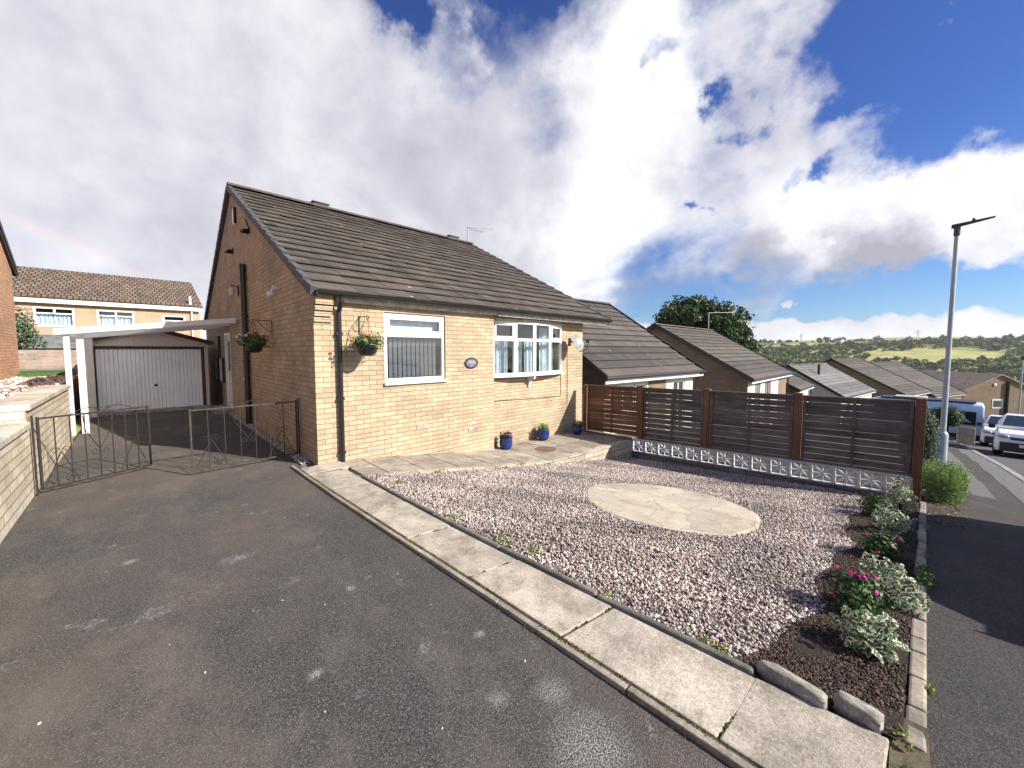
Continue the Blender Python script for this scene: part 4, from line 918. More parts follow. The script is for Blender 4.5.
# neighbour's raised garden
def ngz(x,y): return .82+.02*math.sin(x*3)*math.cos(y*2)+np.interp(y,[-6,1,12],[-.02,.06,.12])-.0
sheet('raised_garden',lin(-9,-3.0,12),lin(-6.1,14,24),lambda x,y:float(ngz(x,y)),M['gravbase'],.9)
n=9000; px=NR.uniform(-6.5,-3.03,n); py=NR.uniform(-.5,11,n)
P=np.stack([px,py,[float(ngz(a,b))+.01 for a,b in zip(px,py)]],-1); big=NR.random(n)**5
C=np.concatenate([pal[NR.choice(7,n,p=pr)],np.ones((n,1))],1)
setk(scatter('rockery_stones',P,.012+.05*big,C,M['pebblec'],.6),kind='stuff',label='loose pale stones covering the raised neighbouring garden',category='stones')
sheet('lawn',[-9,-3.1],[11.2,24],lambda x,y:1.02,plain('grass_blades',(.07,.13,.03),.9,var=.4,vs=20,bs=1),.4)
# boards behind
o=empty('board_fence',(-4.2,14.2,.72),0,'silver grey horizontal board fence behind the raised garden','fence')
for k in range(6):
    mb=MB(); mb.box(-1.6,1.9,-.02,.02,.02+k*.16,.165+k*.16); mb.build('board',M['greywood'],o)
mb=MB(); mb.box(-1.7,-1.6,-.05,.05,-.1,1.05); mb.box(1.9,2.0,-.05,.05,-.1,1.05); mb.build('end_posts',M['greywood'],o)
o=empty('garden_shed',(-4.4,17.0,.45),0,'low garden shed with grey felt roof behind the board fence','shed')
mb=MB(); mb.box(-1.6,2.2,0,2.4,0,1.32); mb.build('shed_wall',M['brick_back'],o)
mb=MB(); mb.prism([(-1.8,-.25,1.30),(-1.8,2.6,1.30),(-1.8,1.2,1.85)],(4.2,0,0)) ; mb.build('shed_roof',plain('grey_felt',(.16,.165,.16),.85,var=.3,vs=4),o)
# bush left
o=empty('garden_bush',(-4.75,14.9,1.0),0,'grey green bushy shrub beside the left brick house','shrub'); bush(o,(0,0,1.2),(.62,.55,.95),2600,.11,G_GREY+G_DARK[:1],4,.4,.3)
mb=MB()
for k in range(5): a=k*1.3; mb.tube([(0,0,0),(.2*math.cos(a),.2*math.sin(a),.8),(.35*math.cos(a),.35*math.sin(a),1.5)],[.03,.02,.01],6)
mb.build('trunk',M['bark'],o); bush(o,(-.25,.2,2.75),(.28,.25,.35),300,.11,G_GREY,7,.3,.3,name='top_shoots')
# ------------------------------------------------------------------ carport and garage
cp=empty('carport',(0,0,0),0,'white timber lean-to carport joined to the gable wall','carport')
zl=lambda x:2.02+(x+2.92)/2.84*.37
mb=MB(); mb.hexa([(-2.895,5.42,zl(-2.895)),(-.02,5.42,zl(-.02)),(-.02,8.5,zl(-.02)),(-2.895,8.5,zl(-2.895))],[(-2.895,5.42,zl(-2.895)+.03),(-.02,5.42,zl(-.02)+.03),(-.02,8.5,zl(-.02)+.03),(-2.895,8.5,zl(-2.895)+.03)])
m_=plain('carport_sheet',(.62,.63,.66),.6,var=.15); nt_=m_.node_tree; tl=nt_.nodes.new('ShaderNodeBsdfTranslucent'); tl.inputs[0].default_value=(.92,.94,.98,1); mx_=nt_.nodes.new('ShaderNodeMixShader'); mx_.inputs[0].default_value=.88
nt_.links.new(nt_.nodes['Principled BSDF'].outputs[0],mx_.inputs[1]); nt_.links.new(tl.outputs[0],mx_.inputs[2]); nt_.links.new(mx_.outputs[0],nt_.nodes['Material Output'].inputs[0]); mb.build('roof_sheet',m_,cp)
def sl(mb,x0,x1,y0,y1,dz0,dz1): mb.hexa([(x0,y0,zl(x0)+dz0),(x1,y0,zl(x1)+dz0),(x1,y1,zl(x1)+dz0),(x0,y1,zl(x0)+dz0)],[(x0,y0,zl(x0)+dz1),(x1,y0,zl(x1)+dz1),(x1,y1,zl(x1)+dz1),(x0,y1,zl(x0)+dz1)])
mb=MB(); sl(mb,-2.90,-.08,5.385,5.417,-.07,.045); mb.build('front_fascia',M['whitepaint'],cp,bevel=.004)
mb=MB(); sl(mb,-2.915,-2.903,5.385,8.5,-.07,.045); mb.build('side_fascia',M['whitepaint'],cp,bevel=.004)
for k in range(4):
    mb=MB(); y=5.6+k*.85; sl(mb,-2.9,-.05,y,y+.045,-.085,-.002); mb.build('rafter',M['whitepaint'],cp)
mb=MB(); mb.box(-2.79,-2.74,5.58,8.20,zl(-2.8)-.19,zl(-2.8)-.09); mb.build('side_beam',M['whitepaint'],cp)
for (x,y,w) in ((-2.765,5.50,.08),(-2.60,5.62,.10),(-2.66,8.28,.15)):
    mb=MB(); mb.box(x-w/2,x+w/2,y-w/2,y+w/2,.0,zl(x)-(.07 if y<5.55 else .088)); mb.build('post',M['whitepaint'],cp,bevel=.006)
mb=MB(); mb.box(-.06,-.004,6.0,6.06,.0,0.01); 
ga=empty('garage',(0,0,0),0,'pebbledashed garage with white up-and-over door at the end of the drive','garage')
gx0,gx1,gy=-2.72,-.32,8.5
mb=MB(); grid_wall(mb,(gx0,gy),(1,0),gx1-gx0,-.05,1.86,.12,[(.08,gx1-gx0-.08,.06,1.78)])
mb.box(gx0,gx0+.12,gy+.12,gy+5,-.05,1.86); mb.box(gx1-.12,gx1,gy+.12,gy+5,-.05,1.86); mb.box(gx0+.12,gx1-.12,gy+4.88,gy+5,-.05,1.86)
mb.prism([(gx0,gy,1.862),(gx1,gy,1.862),((gx0+gx1)/2,gy,2.22)],(0,5,0)); mb.build('garage_wall',M['pebble'],ga)
mb=MB(); xm=(gx0+gx1)/2
for s,xa in ((0,gx0-.12),(1,gx1+.12)):
    q=[(xa,gy-.06,1.84),(xm,gy-.06,2.24),(xm,gy+5.1,2.24),(xa,gy+5.1,1.84)]; 
    if s: q=q[::-1]
    mb.hexa([(a,b,c-.0) for a,b,c in q][::1],[(a,b,c+.05) for a,b,c in q])
mb.build('garage_roof',plain('fibre_sheet',(.22,.2,.19),.85,var=.3),ga)
mb=MB(); mb.bar((gx0-.14,gy-.085,1.87),(xm,gy-.085,2.27),.02,.11); mb.bar((xm,gy-.085,2.27),(gx1+.14,gy-.085,1.87),.02,.11); mb.build('bargeboard',M['brownwood'],ga)
mb=MB(); mb.box(gx0+.08,gx1-.08,gy-.02,gy+.06,1.70,1.779); mb.box(gx0+.081,gx0+.15,gy-.02,gy+.06,.06,1.70); mb.box(gx1-.15,gx1-.081,gy-.02,gy+.06,.06,1.70); mb.build('door_frame',M['brownwood'],ga,bevel=.004)
mb=MB(); x=gx0+.152; k=0; wdt=(gx1-gx0-.304)/26
for k in range(26):
    x0=x+k*wdt; 
    mb.hexa([(x0,gy+.024,.075),(x0+wdt*.12,gy+.0,.075),(x0+wdt*.88,gy+.0,.075),(x0+wdt,gy+.024,.075)],[(x0,gy+.024,1.698),(x0+wdt*.12,gy+.0,1.698),(x0+wdt*.88,gy+.0,1.698),(x0+wdt,gy+.024,1.698)])
d_=mb.build('garage_door',M['garage'],ga)
mb=MB(); mb.lathe([(.035,-.01),(.035,.01)],12); h_=mb.build('handle',M['black'],d_); h_.location=(xm+.05,gy-.014,.72); h_.rotation_euler=(PI/2,0,0)
mb=MB(); mb.box(-2.68,-.3,8.25,8.49,-.05,.07); mb.build('garage_ramp',M['slabpat'],None)['kind']='structure'
# ------------------------------------------------------------------ left neighbour house
ln=empty('orange_brick_house',(-4.2,11.75,0),PI/2,'orange brick neighbouring house cut off by the left edge','house')
# local: built in world coords via separate empty at origin
ln.location=(0,0,0); ln.rotation_euler=(0,0,0)
mb=MB(); mb.prism([(-4.2,11.6,.3),(-4.2,-.0,.3),(-4.2,-.0,3.95),(-4.2,5.8,7.4),(-4.2,11.6,3.95)][::-1],(-6,0,0)); mb.build('wall',M['brick_red'],ln)
mb=MB(); mb.hexa([(-10.3,11.75,3.85),(-4.12,11.75,3.85),(-4.12,5.8,7.4),(-10.3,5.8,7.4)][::-1],[(-10.3,11.8,3.97),(-4.12,11.8,3.97),(-4.12,5.8,7.54),(-10.3,5.8,7.54)][::-1]); mb.build('roof',M['tile2'],ln)
mb=MB(); mb.bar((-4.16,11.8,3.80),(-4.16,5.8,7.42),.04,.16); mb.tube([(-10,11.84,3.82),(-4.12,11.84,3.82)],.05,8); mb.build('bargeboard',M['black'],ln)
# ------------------------------------------------------------------ back two-storey house
bh=empty('two_storey_house',(0,0,0),0,'orange brick two-storey house with brown tiled roof behind the garage','house')
Y0=26.; holes=[(10-5.62,10-4.18,2.95,3.98),(10-3.36,10-1.85,2.95,3.98),(10-.62,10+.45,3.05,3.85),(10-5.62,10-4.0,.4,1.7),(10-2.6,10-1.2,.4,1.7)]
mb=MB(); grid_wall(mb,(-10,Y0),(1,0),11.15,-1.,4.3,.3,holes); mb.box(-10,1.15,Y0+6,Y0+6.3,-1,4.3); mb.prism([(.85,Y0+.3,-1),(.85,Y0+6,-1),(.85,Y0+6,4.3),(.85,Y0+3.15,6.0),(.85,Y0+.3,4.3)][::-1],(.3,0,0)); mb.build('wall',M['brick_back'],bh)
mb=MB(); mb.hexa([(-10.2,Y0-.25,4.38),(1.3,Y0-.25,4.38),(1.05,Y0+3.15,6.25),(-10.2,Y0+3.15,6.25)],[(-10.2,Y0-.27,4.5),(1.3,Y0-.27,4.5),(1.05,Y0+3.15,6.4),(-10.2,Y0+3.15,6.4)])
mb.hexa([(-10.2,Y0+3.15,6.25),(1.05,Y0+3.15,6.25),(1.3,Y0+6.5,4.38),(-10.2,Y0+6.5,4.38)],[(-10.2,Y0+3.15,6.4),(1.05,Y0+3.15,6.4),(1.3,Y0+6.5,4.5),(-10.2,Y0+6.5,4.5)])
mb.build('roof',M['tile_back'],bh)
mb=MB(); mb.box(-10.1,1.2,Y0-.25,Y0-.2,4.16,4.40); mb.build('fascia',M['whitepaint'],bh)
mb=MB(); mb.tube([(.75,Y0-.2,4.2),(.75,Y0-.08,4.0),(.75,Y0-.08,-1)],.05,8); mb.tube([(.7,Y0-.1,4.5),(.7,Y0-.1,5.1)],.07,8); mb.build('downpipe',M['whitepaint'],bh)
for i,(u0,u1,z0,z1) in enumerate(holes):
    w_=empty('window',(0,0,0)); w_.parent=bh; x0,x1=-10+u0,-10+u1
    mb=MB(); frame_box(mb,x0,x1,z0,z1,Y0+.02,Y0+.1,.09); mb.box(x0+.09,x1-.09,Y0+.025,Y0+.095,z1-.36,z1-.30); mb.box((x0+x1)/2-.04,(x0+x1)/2+.04,Y0+.025,Y0+.095,z1-.30 if i==0 else z0+.09,z1-.09) if i!=2 else None
    mb.build('frame',M['upvc'],w_)
    mb=MB(); mb.face([(x0+.05,Y0+.06,z0),(x1-.05,Y0+.06,z0),(x1-.05,Y0+.06,z1),(x0+.05,Y0+.06,z1)]); mb.build('pane',M['glass'],w_)
    curtain(x0+.05,x1-.05,Y0+.2,z0,z1-.32,M['net'],w_,.04,40)
mb=MB(); mb.box(-9.9,1.0,Y0+.6,Y0+.65,-1,4.2); mb.build('inner_wall',M['room'],bh)
# trellis-ish lattice post beyond garage (far right gap)
o=empty('lattice_fence',(.2,17.5,-.1),0,'white lattice topped fence glimpsed between garage and bungalow','fence')
mb=MB(); mb.box(-1.2,1.6,-.02,.02,0,1.75); mb.build('panel',M['greywood'],o)
mb=MB()
for k in range(16): mb.bar((-1.2+k*.175,-.01,1.76),(-1.03+k*.175,-.01,2.2),.02); mb.bar((-1.03+k*.175,.012,1.76),(-1.2+k*.175,.012,2.2),.02)
mb.build('lattice',M['whitepaint'],o)
# ------------------------------------------------------------------ fence
FX=6.45
ft=lambda y:.785+(-.0225)*y     # top
fbt=lambda y:-.379+(-.035)*y     # bottom of panels
fn=empty('slatted_fence',(0,0,0),0,'tall horizontal board fence between square posts beside the gravel garden','fence')
PY=[-.06,-1.60,-3.02,-4.52,-5.98]
def panel(i,y0,y1):
    mat=M['fencebrown'] if i==0 else M['fencew']
    pn=MB(); n=10
    for k in range(n):
        f0=k/n; zz=lambda y,f:fbt(y)+(ft(y)-fbt(y))*f; g=.007+R.uniform(-.005,.005); xo=(.0 if k%2 else .022)+R.uniform(-.003,.003); xo=.0+R.uniform(-.002,.002)
        a,b=y1,y0
        hgt=(1/n)
        s=R.uniform(-.004,.004)
        pn.hexa([(FX+xo,a,zz(a,f0)+g/2+s),(FX+xo+.016,a,zz(a,f0)+g/2+s),(FX+xo+.016,b,zz(b,f0)+g/2-s),(FX+xo,b,zz(b,f0)+g/2-s)],
                [(FX+xo+.006,a,zz(a,f0+hgt)-g/2+s),(FX+xo+.016,a,zz(a,f0+hgt)-g/2+s),(FX+xo+.016,b,zz(b,f0+hgt)-g/2-s),(FX+xo+.006,b,zz(b,f0+hgt)-g/2-s)])
    pn.build('slat_panel',mat,fn)
    mb=MB(); ym=(y0+y1)/2
    for yy in (y0-.03,ym,y1+.03): mb=MB(); mb.box(FX-.018,FX-.003,yy-.02,yy+.02,fbt(yy),ft(yy)-.03); mb.build('batten',mat,fn)
    mb=MB(); mb.hexa([(FX-.025,y1,ft(y1)-.03),(FX+.035,y1,ft(y1)-.03),(FX+.035,y0,ft(y0)-.03),(FX-.025,y0,ft(y0)-.03)],[(FX-.025,y1,ft(y1)+.0),(FX+.035,y1,ft(y1)+.0),(FX+.035,y0,ft(y0)+.0),(FX-.025,y0,ft(y0)+.0)]); mb.build('top_rail',mat,fn)
for i in range(4): panel(i,PY[i]-.06,PY[i+1]+.06)
for i,y in enumerate(PY):
    mb=MB(); w=.055 if i else .035; mb.box(FX-.05,FX+.055,y-w,y+w,-1.1 if i in(0,4) else fbt(y)-.04,ft(y)+(.035 if i else .0)); mb.build('post',M['postw'],fn,bevel=.005)
mb=MB()
mb.hexa([(FX-.03,-5.92,fbt(-5.92)-.045),(FX+.03,-5.92,fbt(-5.92)-.045),(FX+.03,-1.66,fbt(-1.66)-.045),(FX-.03,-1.66,fbt(-1.66)-.045)],[(FX-.03,-5.92,fbt(-5.92)-.004),(FX+.03,-5.92,fbt(-5.92)-.004),(FX+.03,-1.66,fbt(-1.66)-.004),(FX-.03,-1.66,fbt(-1.66)-.004)])
mb.build('gravel_board',M['fencew'],fn)
sw=empty('screen_block_wall',(0,0,0),0,'low wall of white pierced screen blocks on grey bricks under the fence','wall')
def sblock():
    mb=MB(); s=.292; t=.03
    mb.box(-t,t,0,s,0,.017); mb.box(-t,t,0,s,s-.017,s); mb.box(-t,t,0,.014,.017,s-.017); mb.box(-t,t,s-.014,s,.017,s-.017)
    c=s/2
    for k in range(8):   # tapered leaf-like petals
        a=PI/4*k; L=(c-.015)*(1.32 if k%2 else .96); w=.017 if k%2 else .009
        dy,dz=math.cos(a),math.sin(a); py_,pz_=-dz,dy
        P=lambda r,o:(0,c+dy*r+py_*o,c+dz*r+pz_*o)
        poly=[P(.0,0.003),P(.0,-.003),P(L*.5,-w),P(L,-.004),P(L,.004),P(L*.5,w)]
        mb.prism([(-.017,b,d) for _,b,d in poly],(.034,0,0))
    return mb
proto=sblock().build('screen_block',plain('white_painted_block',(.74,.73,.73),.75,var=.25,vs=7,bs=.3,bsc=50),sw); first=True
y=-1.425; k=0
while k<15:
    o=proto if k==0 else proto.copy()
    if k: col.objects.link(o); o.parent=sw
    yb=y-.292+.0; zb=fbt(y-.15)-.05-.296; o.location=(FX-.02,yb,zb); o.rotation_euler=(-.035,0,0); y-=.3025; k+=1
mb=MB(); 
mb.hexa([(FX-.08,-6.0,-1.1),(FX+.05,-6.0,-1.1),(FX+.05,-1.42,-1.1),(FX-.08,-1.42,-1.1)],[(FX-.08,-6.0,fbt(-6)-.352),(FX+.05,-6.0,fbt(-6)-.352),(FX+.05,-1.42,fbt(-1.42)-.352),(FX-.08,-1.42,fbt(-1.42)-.352)]); mb.build('brick_base',M['basebrick'],sw)
mb=MB(); mb.box(FX-.13,FX+.10,-1.40,-1.10,-1.1,-.37); mb.box(FX-.10,FX+.08,-1.095,.18,-1.1,-.385);mb.build('brick_pier',M['basebrick'],sw)
# lavender bush beyond fence
o=empty('rosemary_bush',(7.05,-6.28,gz(7.05)),0,'bright green spiky bush at the fence end by the pavement','bush')
n=2400; P,d=blobpts(n,(0,0,.22),(.42,.26,.34),.2,.2,0,3)
nn=NR.normal(size=(n,3)); nn[:,2]*=.15
leaves('foliage',P,nn,NR.uniform(.05,.11,n),colv([(.12,.20,.05),(.17,.26,.08),(.08,.14,.04),(.25,.3,.12)],n),M['leaf'],o,.14)
C=[];
for i in range(240):
    a=R.uniform(0,2*PI); r=R.uniform(0,1)**.5; b=Vector((.30*r*math.cos(a),.18*r*math.sin(a),.15)); dd=Vector((.35*math.cos(a)*r+R.uniform(-.1,.1),.25*math.sin(a)*r+R.uniform(-.1,.1),1)).normalized()
    for t in range(12): C.append(tuple(b+dd*(t*.038)+Vector((R.uniform(-.01,.01),R.uniform(-.01,.01),0))))
C=np.array(C); nn=NR.normal(size=C.shape); nn[:,2]*=.3; leaves('spikes',C,nn,NR.uniform(.03,.055,len(C)),colv([(.15,.26,.06),(.22,.34,.10)],len(C)),M['leaf'],o,.2)
mb=MB()
for k in range(8): a=k*.8; mb.tube([(0,0,0),(.12*math.cos(a),.08*math.sin(a),.25)],[.014,.006],5)
mb.build('stems',M['bark'],o)
# topiary hedge shapes
o=empty('clipped_conifer',(9.3,-6.02,gz(9.3)),0,'dark clipped rounded conifer between fence post and lamp column','conifer')
bush(o,(0,0,.72),(.30,.30,.80),5000,.035,[(.02,.045,.014),(.03,.06,.02)],2,.75,.04); mb=MB(); mb.tube([(0,0,0),(0,0,1)],[.04,.02],7); mb.build('trunk',M['bark'],o); 
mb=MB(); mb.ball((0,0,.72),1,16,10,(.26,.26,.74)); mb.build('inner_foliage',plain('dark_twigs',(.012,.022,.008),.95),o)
# ------------------------------------------------------------------ lamp columns
def lamp(loc,lb,lab_rz=0):
    o=empty('street_lamp',loc,lab_rz,lb,'street lamp','street lamp columns along the pavement')
    mb=MB(); mb.lathe([(.105,-.1),(.105,.75),(.085,.80),(.06,.83)],16); mb.build('base_sleeve',M['galvbase'],o,smooth=False)
    mb=MB(); mb.lathe([(.058,.8),(.050,3),(.042,6.0),(.042,6.02)],16); mb.build('column',M['galv'],o)
    mb=MB(); mb.lathe([(.05,5.82),(.06,5.84),(.06,6.02),(.05,6.06)],14); mb.build('collar',M['lampdark'],o)
    mb=MB(); y0=0; 
    mb.hexa([(-.06,.10,6.02),(-.06,-.60,6.14),(.06,-.60,6.14),(.06,.10,6.02)],[(-.05,.10,6.11),(-.04,-.60,6.17),(.04,-.60,6.17),(.05,.10,6.11)]); mb.build('lantern_head',M['lampdark'],o,bevel=.01)
    mb=MB(); mb.lathe([(.03,6.12),(.03,6.18),(.015,6.20)],10,(0,-.26,0)); mb.build('photocell',M['black'],o)
    return o
l1=lamp((13.2,-6.52,gz(13.2)),'tall grey street lamp on the pavement just past the fence end',math.radians(0))
l2=copy_tree(l1); l2.location=(45,-11.65,gz(45)-.2); l2['label']='farther street lamp at the right edge beyond the white car'
# ------------------------------------------------------------------ further bungalows
def house(loc,rz,w,hy,ez,rz_,gz0,lb,tile,wall,windows,depth2=None,oh=.3,cat='bungalow',fasc='whitepaint'):
    """local origin at front-left eave corner ground plan: x along street, y back. ez eave z, rz_ ridge z (world)"""
    o=empty('bungalow',(loc[0],loc[1],0),rz,lb,cat,'bungalows stepping down the street')
    d2=depth2 or hy*2; yw=.25
    mb=MB(); hl=[(a,b,c,d) for a,b,c,d in windows]
    grid_wall(mb,(oh,yw),(1,0),w-2*oh,gz0,ez-.02,.25,hl)
    s=(rz_-ez)/hy
    for xx in (oh,w-oh-.25): mb.prism([(xx,yw+.25,gz0),(xx,d2-.3,gz0),(xx,d2-.3,ez),(xx,hy,rz_-.08),(xx,yw+.25,ez+s*.45)][::-1],(.25,0,0))
    mb.prism([(oh,yw,ez-.02),(oh,yw+.25,ez-.02),(oh,yw+.25,ez+s*.45-.03),(oh,yw,ez+s*.2)],(.25,0,0))
    mb.box(oh+.25,w-oh-.25,d2-.55,d2-.3,gz0,ez); mb.build('wall',wall,o)
    mb=MB(); nc=max(6,int(math.hypot(hy,rz_-ez)/.38)); roof_slope(mb,0,w,0,ez,hy,rz_,nc); roof_slope(mb,0,w,d2,ez,hy,rz_,nc); mb.build('roof',tile,o)
    mb=MB(); ridge_tiles(mb,0,w,hy,rz_+.03); mb.build('ridge',tile,o)
    for a_,b_ in (((.02,-.02,ez-.01),(.02,hy,rz_-.01)),((w-.02,-.02,ez-.01),(w-.02,hy,rz_-.01)),((.02,d2+.02,ez-.01),(.02,hy,rz_-.01))): mb=MB(); mb.bar(a_,b_,.05,.2); mb.build('bargeboard',M['black'],o)
    mb=MB(); mb.box(.04,w-.04,.0,.03,ez-.17,ez-.03); mb.build('fascia',M[fasc],o)
    mb=MB(); mb.tube([(0,-.05,ez-.01),(w,-.05,ez-.01)],.05,8); mb.tube([(w-oh+.05,-.05,ez-.03),(w-oh+.05,.17,ez-.3),(w-oh+.05,.17,gz0)],.035,7); mb.build('gutter',M['black'],o)
    for a,b,c,d in hl:
        x0,x1=oh+a,oh+b; ww=empty('window',(0,0,0)); ww.parent=o
        mb=MB(); frame_box(mb,x0,x1,c,d,yw+.03,yw+.09,.06); mb.box((x0+x1)/2-.03,(x0+x1)/2+.03,yw+.035,yw+.085,c+.06,d-.06); mb.build('frame',M['upvc'] if fasc!='black' else M['black'],ww)
        mb=MB(); mb.face([(x0+.03,yw+.06,c),(x1-.03,yw+.06,c),(x1-.03,yw+.06,d),(x0+.03,yw+.06,d)]); mb.build('pane',M['glassdark'],ww)
    return o
h2=house((7.40,-.03),-.082,5.95,4.35,.90,3.73,-1.6,'stepped down bungalow with dark roof directly behind the fence',M['tile2'],M['cream'],[(.35,1.55,-.2,.62),(1.6,2.2,-.2,.62),(3.9,4.7,-1.3,.60)])
mb=MB(); mb.box(2.6,3.7,.243,.247,-1.6,.85); mb.build('brick_panel',M['brick_dull'],h2)
mb=MB(); mb.hexa([(-.02,.02,.42),(.28,.02,.42),(.28,1.3,.42),(-.02,1.3,.42)],[(-.02,.02,.86),(.28,.02,.86),(.28,1.3,1.66),(-.02,1.3,1.66)]); mb.build('eaves_box',M['black'],h2)
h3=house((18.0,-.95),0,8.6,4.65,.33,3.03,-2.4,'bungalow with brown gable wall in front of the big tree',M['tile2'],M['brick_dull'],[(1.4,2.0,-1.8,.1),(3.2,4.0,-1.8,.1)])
mb=MB(); mb.box(.3,1.5,.243,.247,-2.4,.26); mb.box(2.5,3.3,.243,.247,-2.4,.26); mb.box(4.6,6.2,.243,.247,-2.4,.26); mb.build('white_panel',M['cream'],h3)
h3b=house((27.6,-1.15),0,5.6,3.0,-.82,.75,-3.4,'small low tiled roof tucked right of the gabled bungalow',M['tile2'],M['brick_dull'],[(1.2,1.9,-2.6,-1.1)])
mb=MB(); mb.box(.35,1.4,.243,.247,-3.2,-.95); mb.box(2.3,4.6,.243,.247,-3.2,-.95); mb.build('white_panel',M['cream'],h3b)
h4=house((38,-2.4),math.radians(-8),10,3.9,-2.05,.35,-4.8,'bungalow with paler grey sunlit roof in the middle distance',M['tile_grey'],M['cream'],[(1.5,2.5,-3.8,-2.4)])
mb=MB(); mb.tube([(3.2,2.6,-.6),(3.2,2.6,.45)],.10,8); mb.build('flue',M['black'],h4)
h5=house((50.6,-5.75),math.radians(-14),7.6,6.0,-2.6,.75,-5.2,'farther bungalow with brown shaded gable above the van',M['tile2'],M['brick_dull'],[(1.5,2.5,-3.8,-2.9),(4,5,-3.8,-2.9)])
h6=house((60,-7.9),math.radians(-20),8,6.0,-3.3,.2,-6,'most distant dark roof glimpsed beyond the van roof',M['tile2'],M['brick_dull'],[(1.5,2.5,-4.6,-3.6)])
# aerial on h3
o=empty('roof_aerial',(25.9,3.7,3.03),0,'white aerial mast on the roof in front of the big tree','aerial')
mb=MB(); mb.tube([(0,0,0),(0,0,1.2)],.025,6); mb.build('mast',M['galv'],o); mb=MB(); mb.tube([(0,0,1.18),(1.9,-1.0,1.27)],.014,6); mb.build('antenna_boom',M['galv'],o)
# brown gable house at right
o=empty('brown_house',(0,0,0),0,'brown brick gabled house at the right edge beyond the cars','house')
import mathutils
D=Vector((76,-13.9,0)); ax=Vector((.70,-.72,0)).normalized() # gable width direction (screen right)
bk=Vector((.72,.70,0)).normalized()
def Q(u,v,z): p=D+ax*u+bk*v; return (p.x,p.y,z)
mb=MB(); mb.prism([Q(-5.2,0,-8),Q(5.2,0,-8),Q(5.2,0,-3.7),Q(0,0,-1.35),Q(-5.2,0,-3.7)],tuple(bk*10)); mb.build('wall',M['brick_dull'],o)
mb=MB()
for s in (-1,1):
    q=[Q(s*5.6,-.2,-3.95),Q(0,-.2,-1.38),Q(0,10.2,-1.38),Q(s*5.6,10.2,-3.95)]
    if s>0: q=q[::-1]
    mb.hexa(q[::-1],[(a,b,c+.18) for a,b,c in q][::-1])
mb.build('roof',tilemat('brown_pale_tile',(.26,.21,.18),(.2,.16,.14)),o)
mb=MB(); mb.tube([Q(.9,-.12,-2.2),Q(.9,-.12,-8)],.13,8); mb.build('downpipe',M['black'],o)
mb=MB(); mb.tube([Q(-.6,-.02,-2.55),Q(-.6,-.08,-2.55)],.18,12); mb.build('round_light',M['upvc'],o)
mb=MB(); q=[Q(-.8,-.03,-5.6),Q(.5,-.03,-5.6),Q(.5,-.03,-4.4),Q(-.8,-.03,-4.4)]; mb.prism(q,tuple(bk*.02)); w_=mb.build('window',M['upvc'],o)
mb=MB(); q=[Q(-.62,-.06,-5.4),Q(.32,-.06,-5.4),Q(.32,-.06,-4.6),Q(-.62,-.06,-4.6)]; mb.prism(q,tuple(bk*.02)); mb.build('pane',M['glassdark'],w_)
# ------------------------------------------------------------------ vehicles
def loft(mb,secs,cap=True):
    n=len(secs[0]); b=len(mb.v)
    for s in secs: mb.v+= [tuple(p) for p in s]
    for k in range(len(secs)-1):
        for j in range(n):
            a=b+k*n+j; c=b+k*n+(j+1)%n; mb.f.append((a,c,c+n,a+n)); mb.c.append(mb.cc); mb.m.append(0)
    if cap:
        mb.f.append(tuple(b+j for j in range(n))[::-1]); mb.c.append(mb.cc); mb.m.append(0); e=b+(len(secs)-1)*n; mb.f.append(tuple(e+j for j in range(n))); mb.c.append(mb.cc); mb.m.append(0)
def wheel(par,x,y,r,w,side):
    o=empty('wheel',(x,y,r)); o.parent=par
    mb=MB(); mb.tube([(0,-w/2,0),(0,-w/2+.02,0),(0,w/2-.02,0),(0,w/2,0)],[r*.92,r,r,r*.92],24); mb.build('tyre',M['tyre'],o)
    mb=MB(); yy=side*w/2
    mb.tube([(0,yy-.01*side,0),(0,yy+.012*side,0)],r*.62,16)
    mb.build('rim',M['alloy'],o)
    mb=MB()
    for k in range(5): a=2*PI*k/5; mb.bar((0,yy+.014*side,0),(math.cos(a)*r*.58,yy+.014*side,math.sin(a)*r*.58),.05,.02,(0,1,0))
    mb.build('spokes',M['galv'],o)
def ring(x,hw,z0,z1,tum=0,ch=.08,n=0):
    # section at x: half width hw at waist, top narrowed by tum, chamfered top
    return [(x,-hw+.04,z0),(x,hw-.04,z0),(x,hw,z0+.12),(x,hw,(z0+z1)*.5),(x,hw-tum,z1-ch),(x,hw-tum-ch*1.2,z1),(x,-(hw-tum-ch*1.2),z1),(x,-(hw-tum),z1-ch),(x,-hw,(z0+z1)*.5),(x,-hw,z0+.12)]
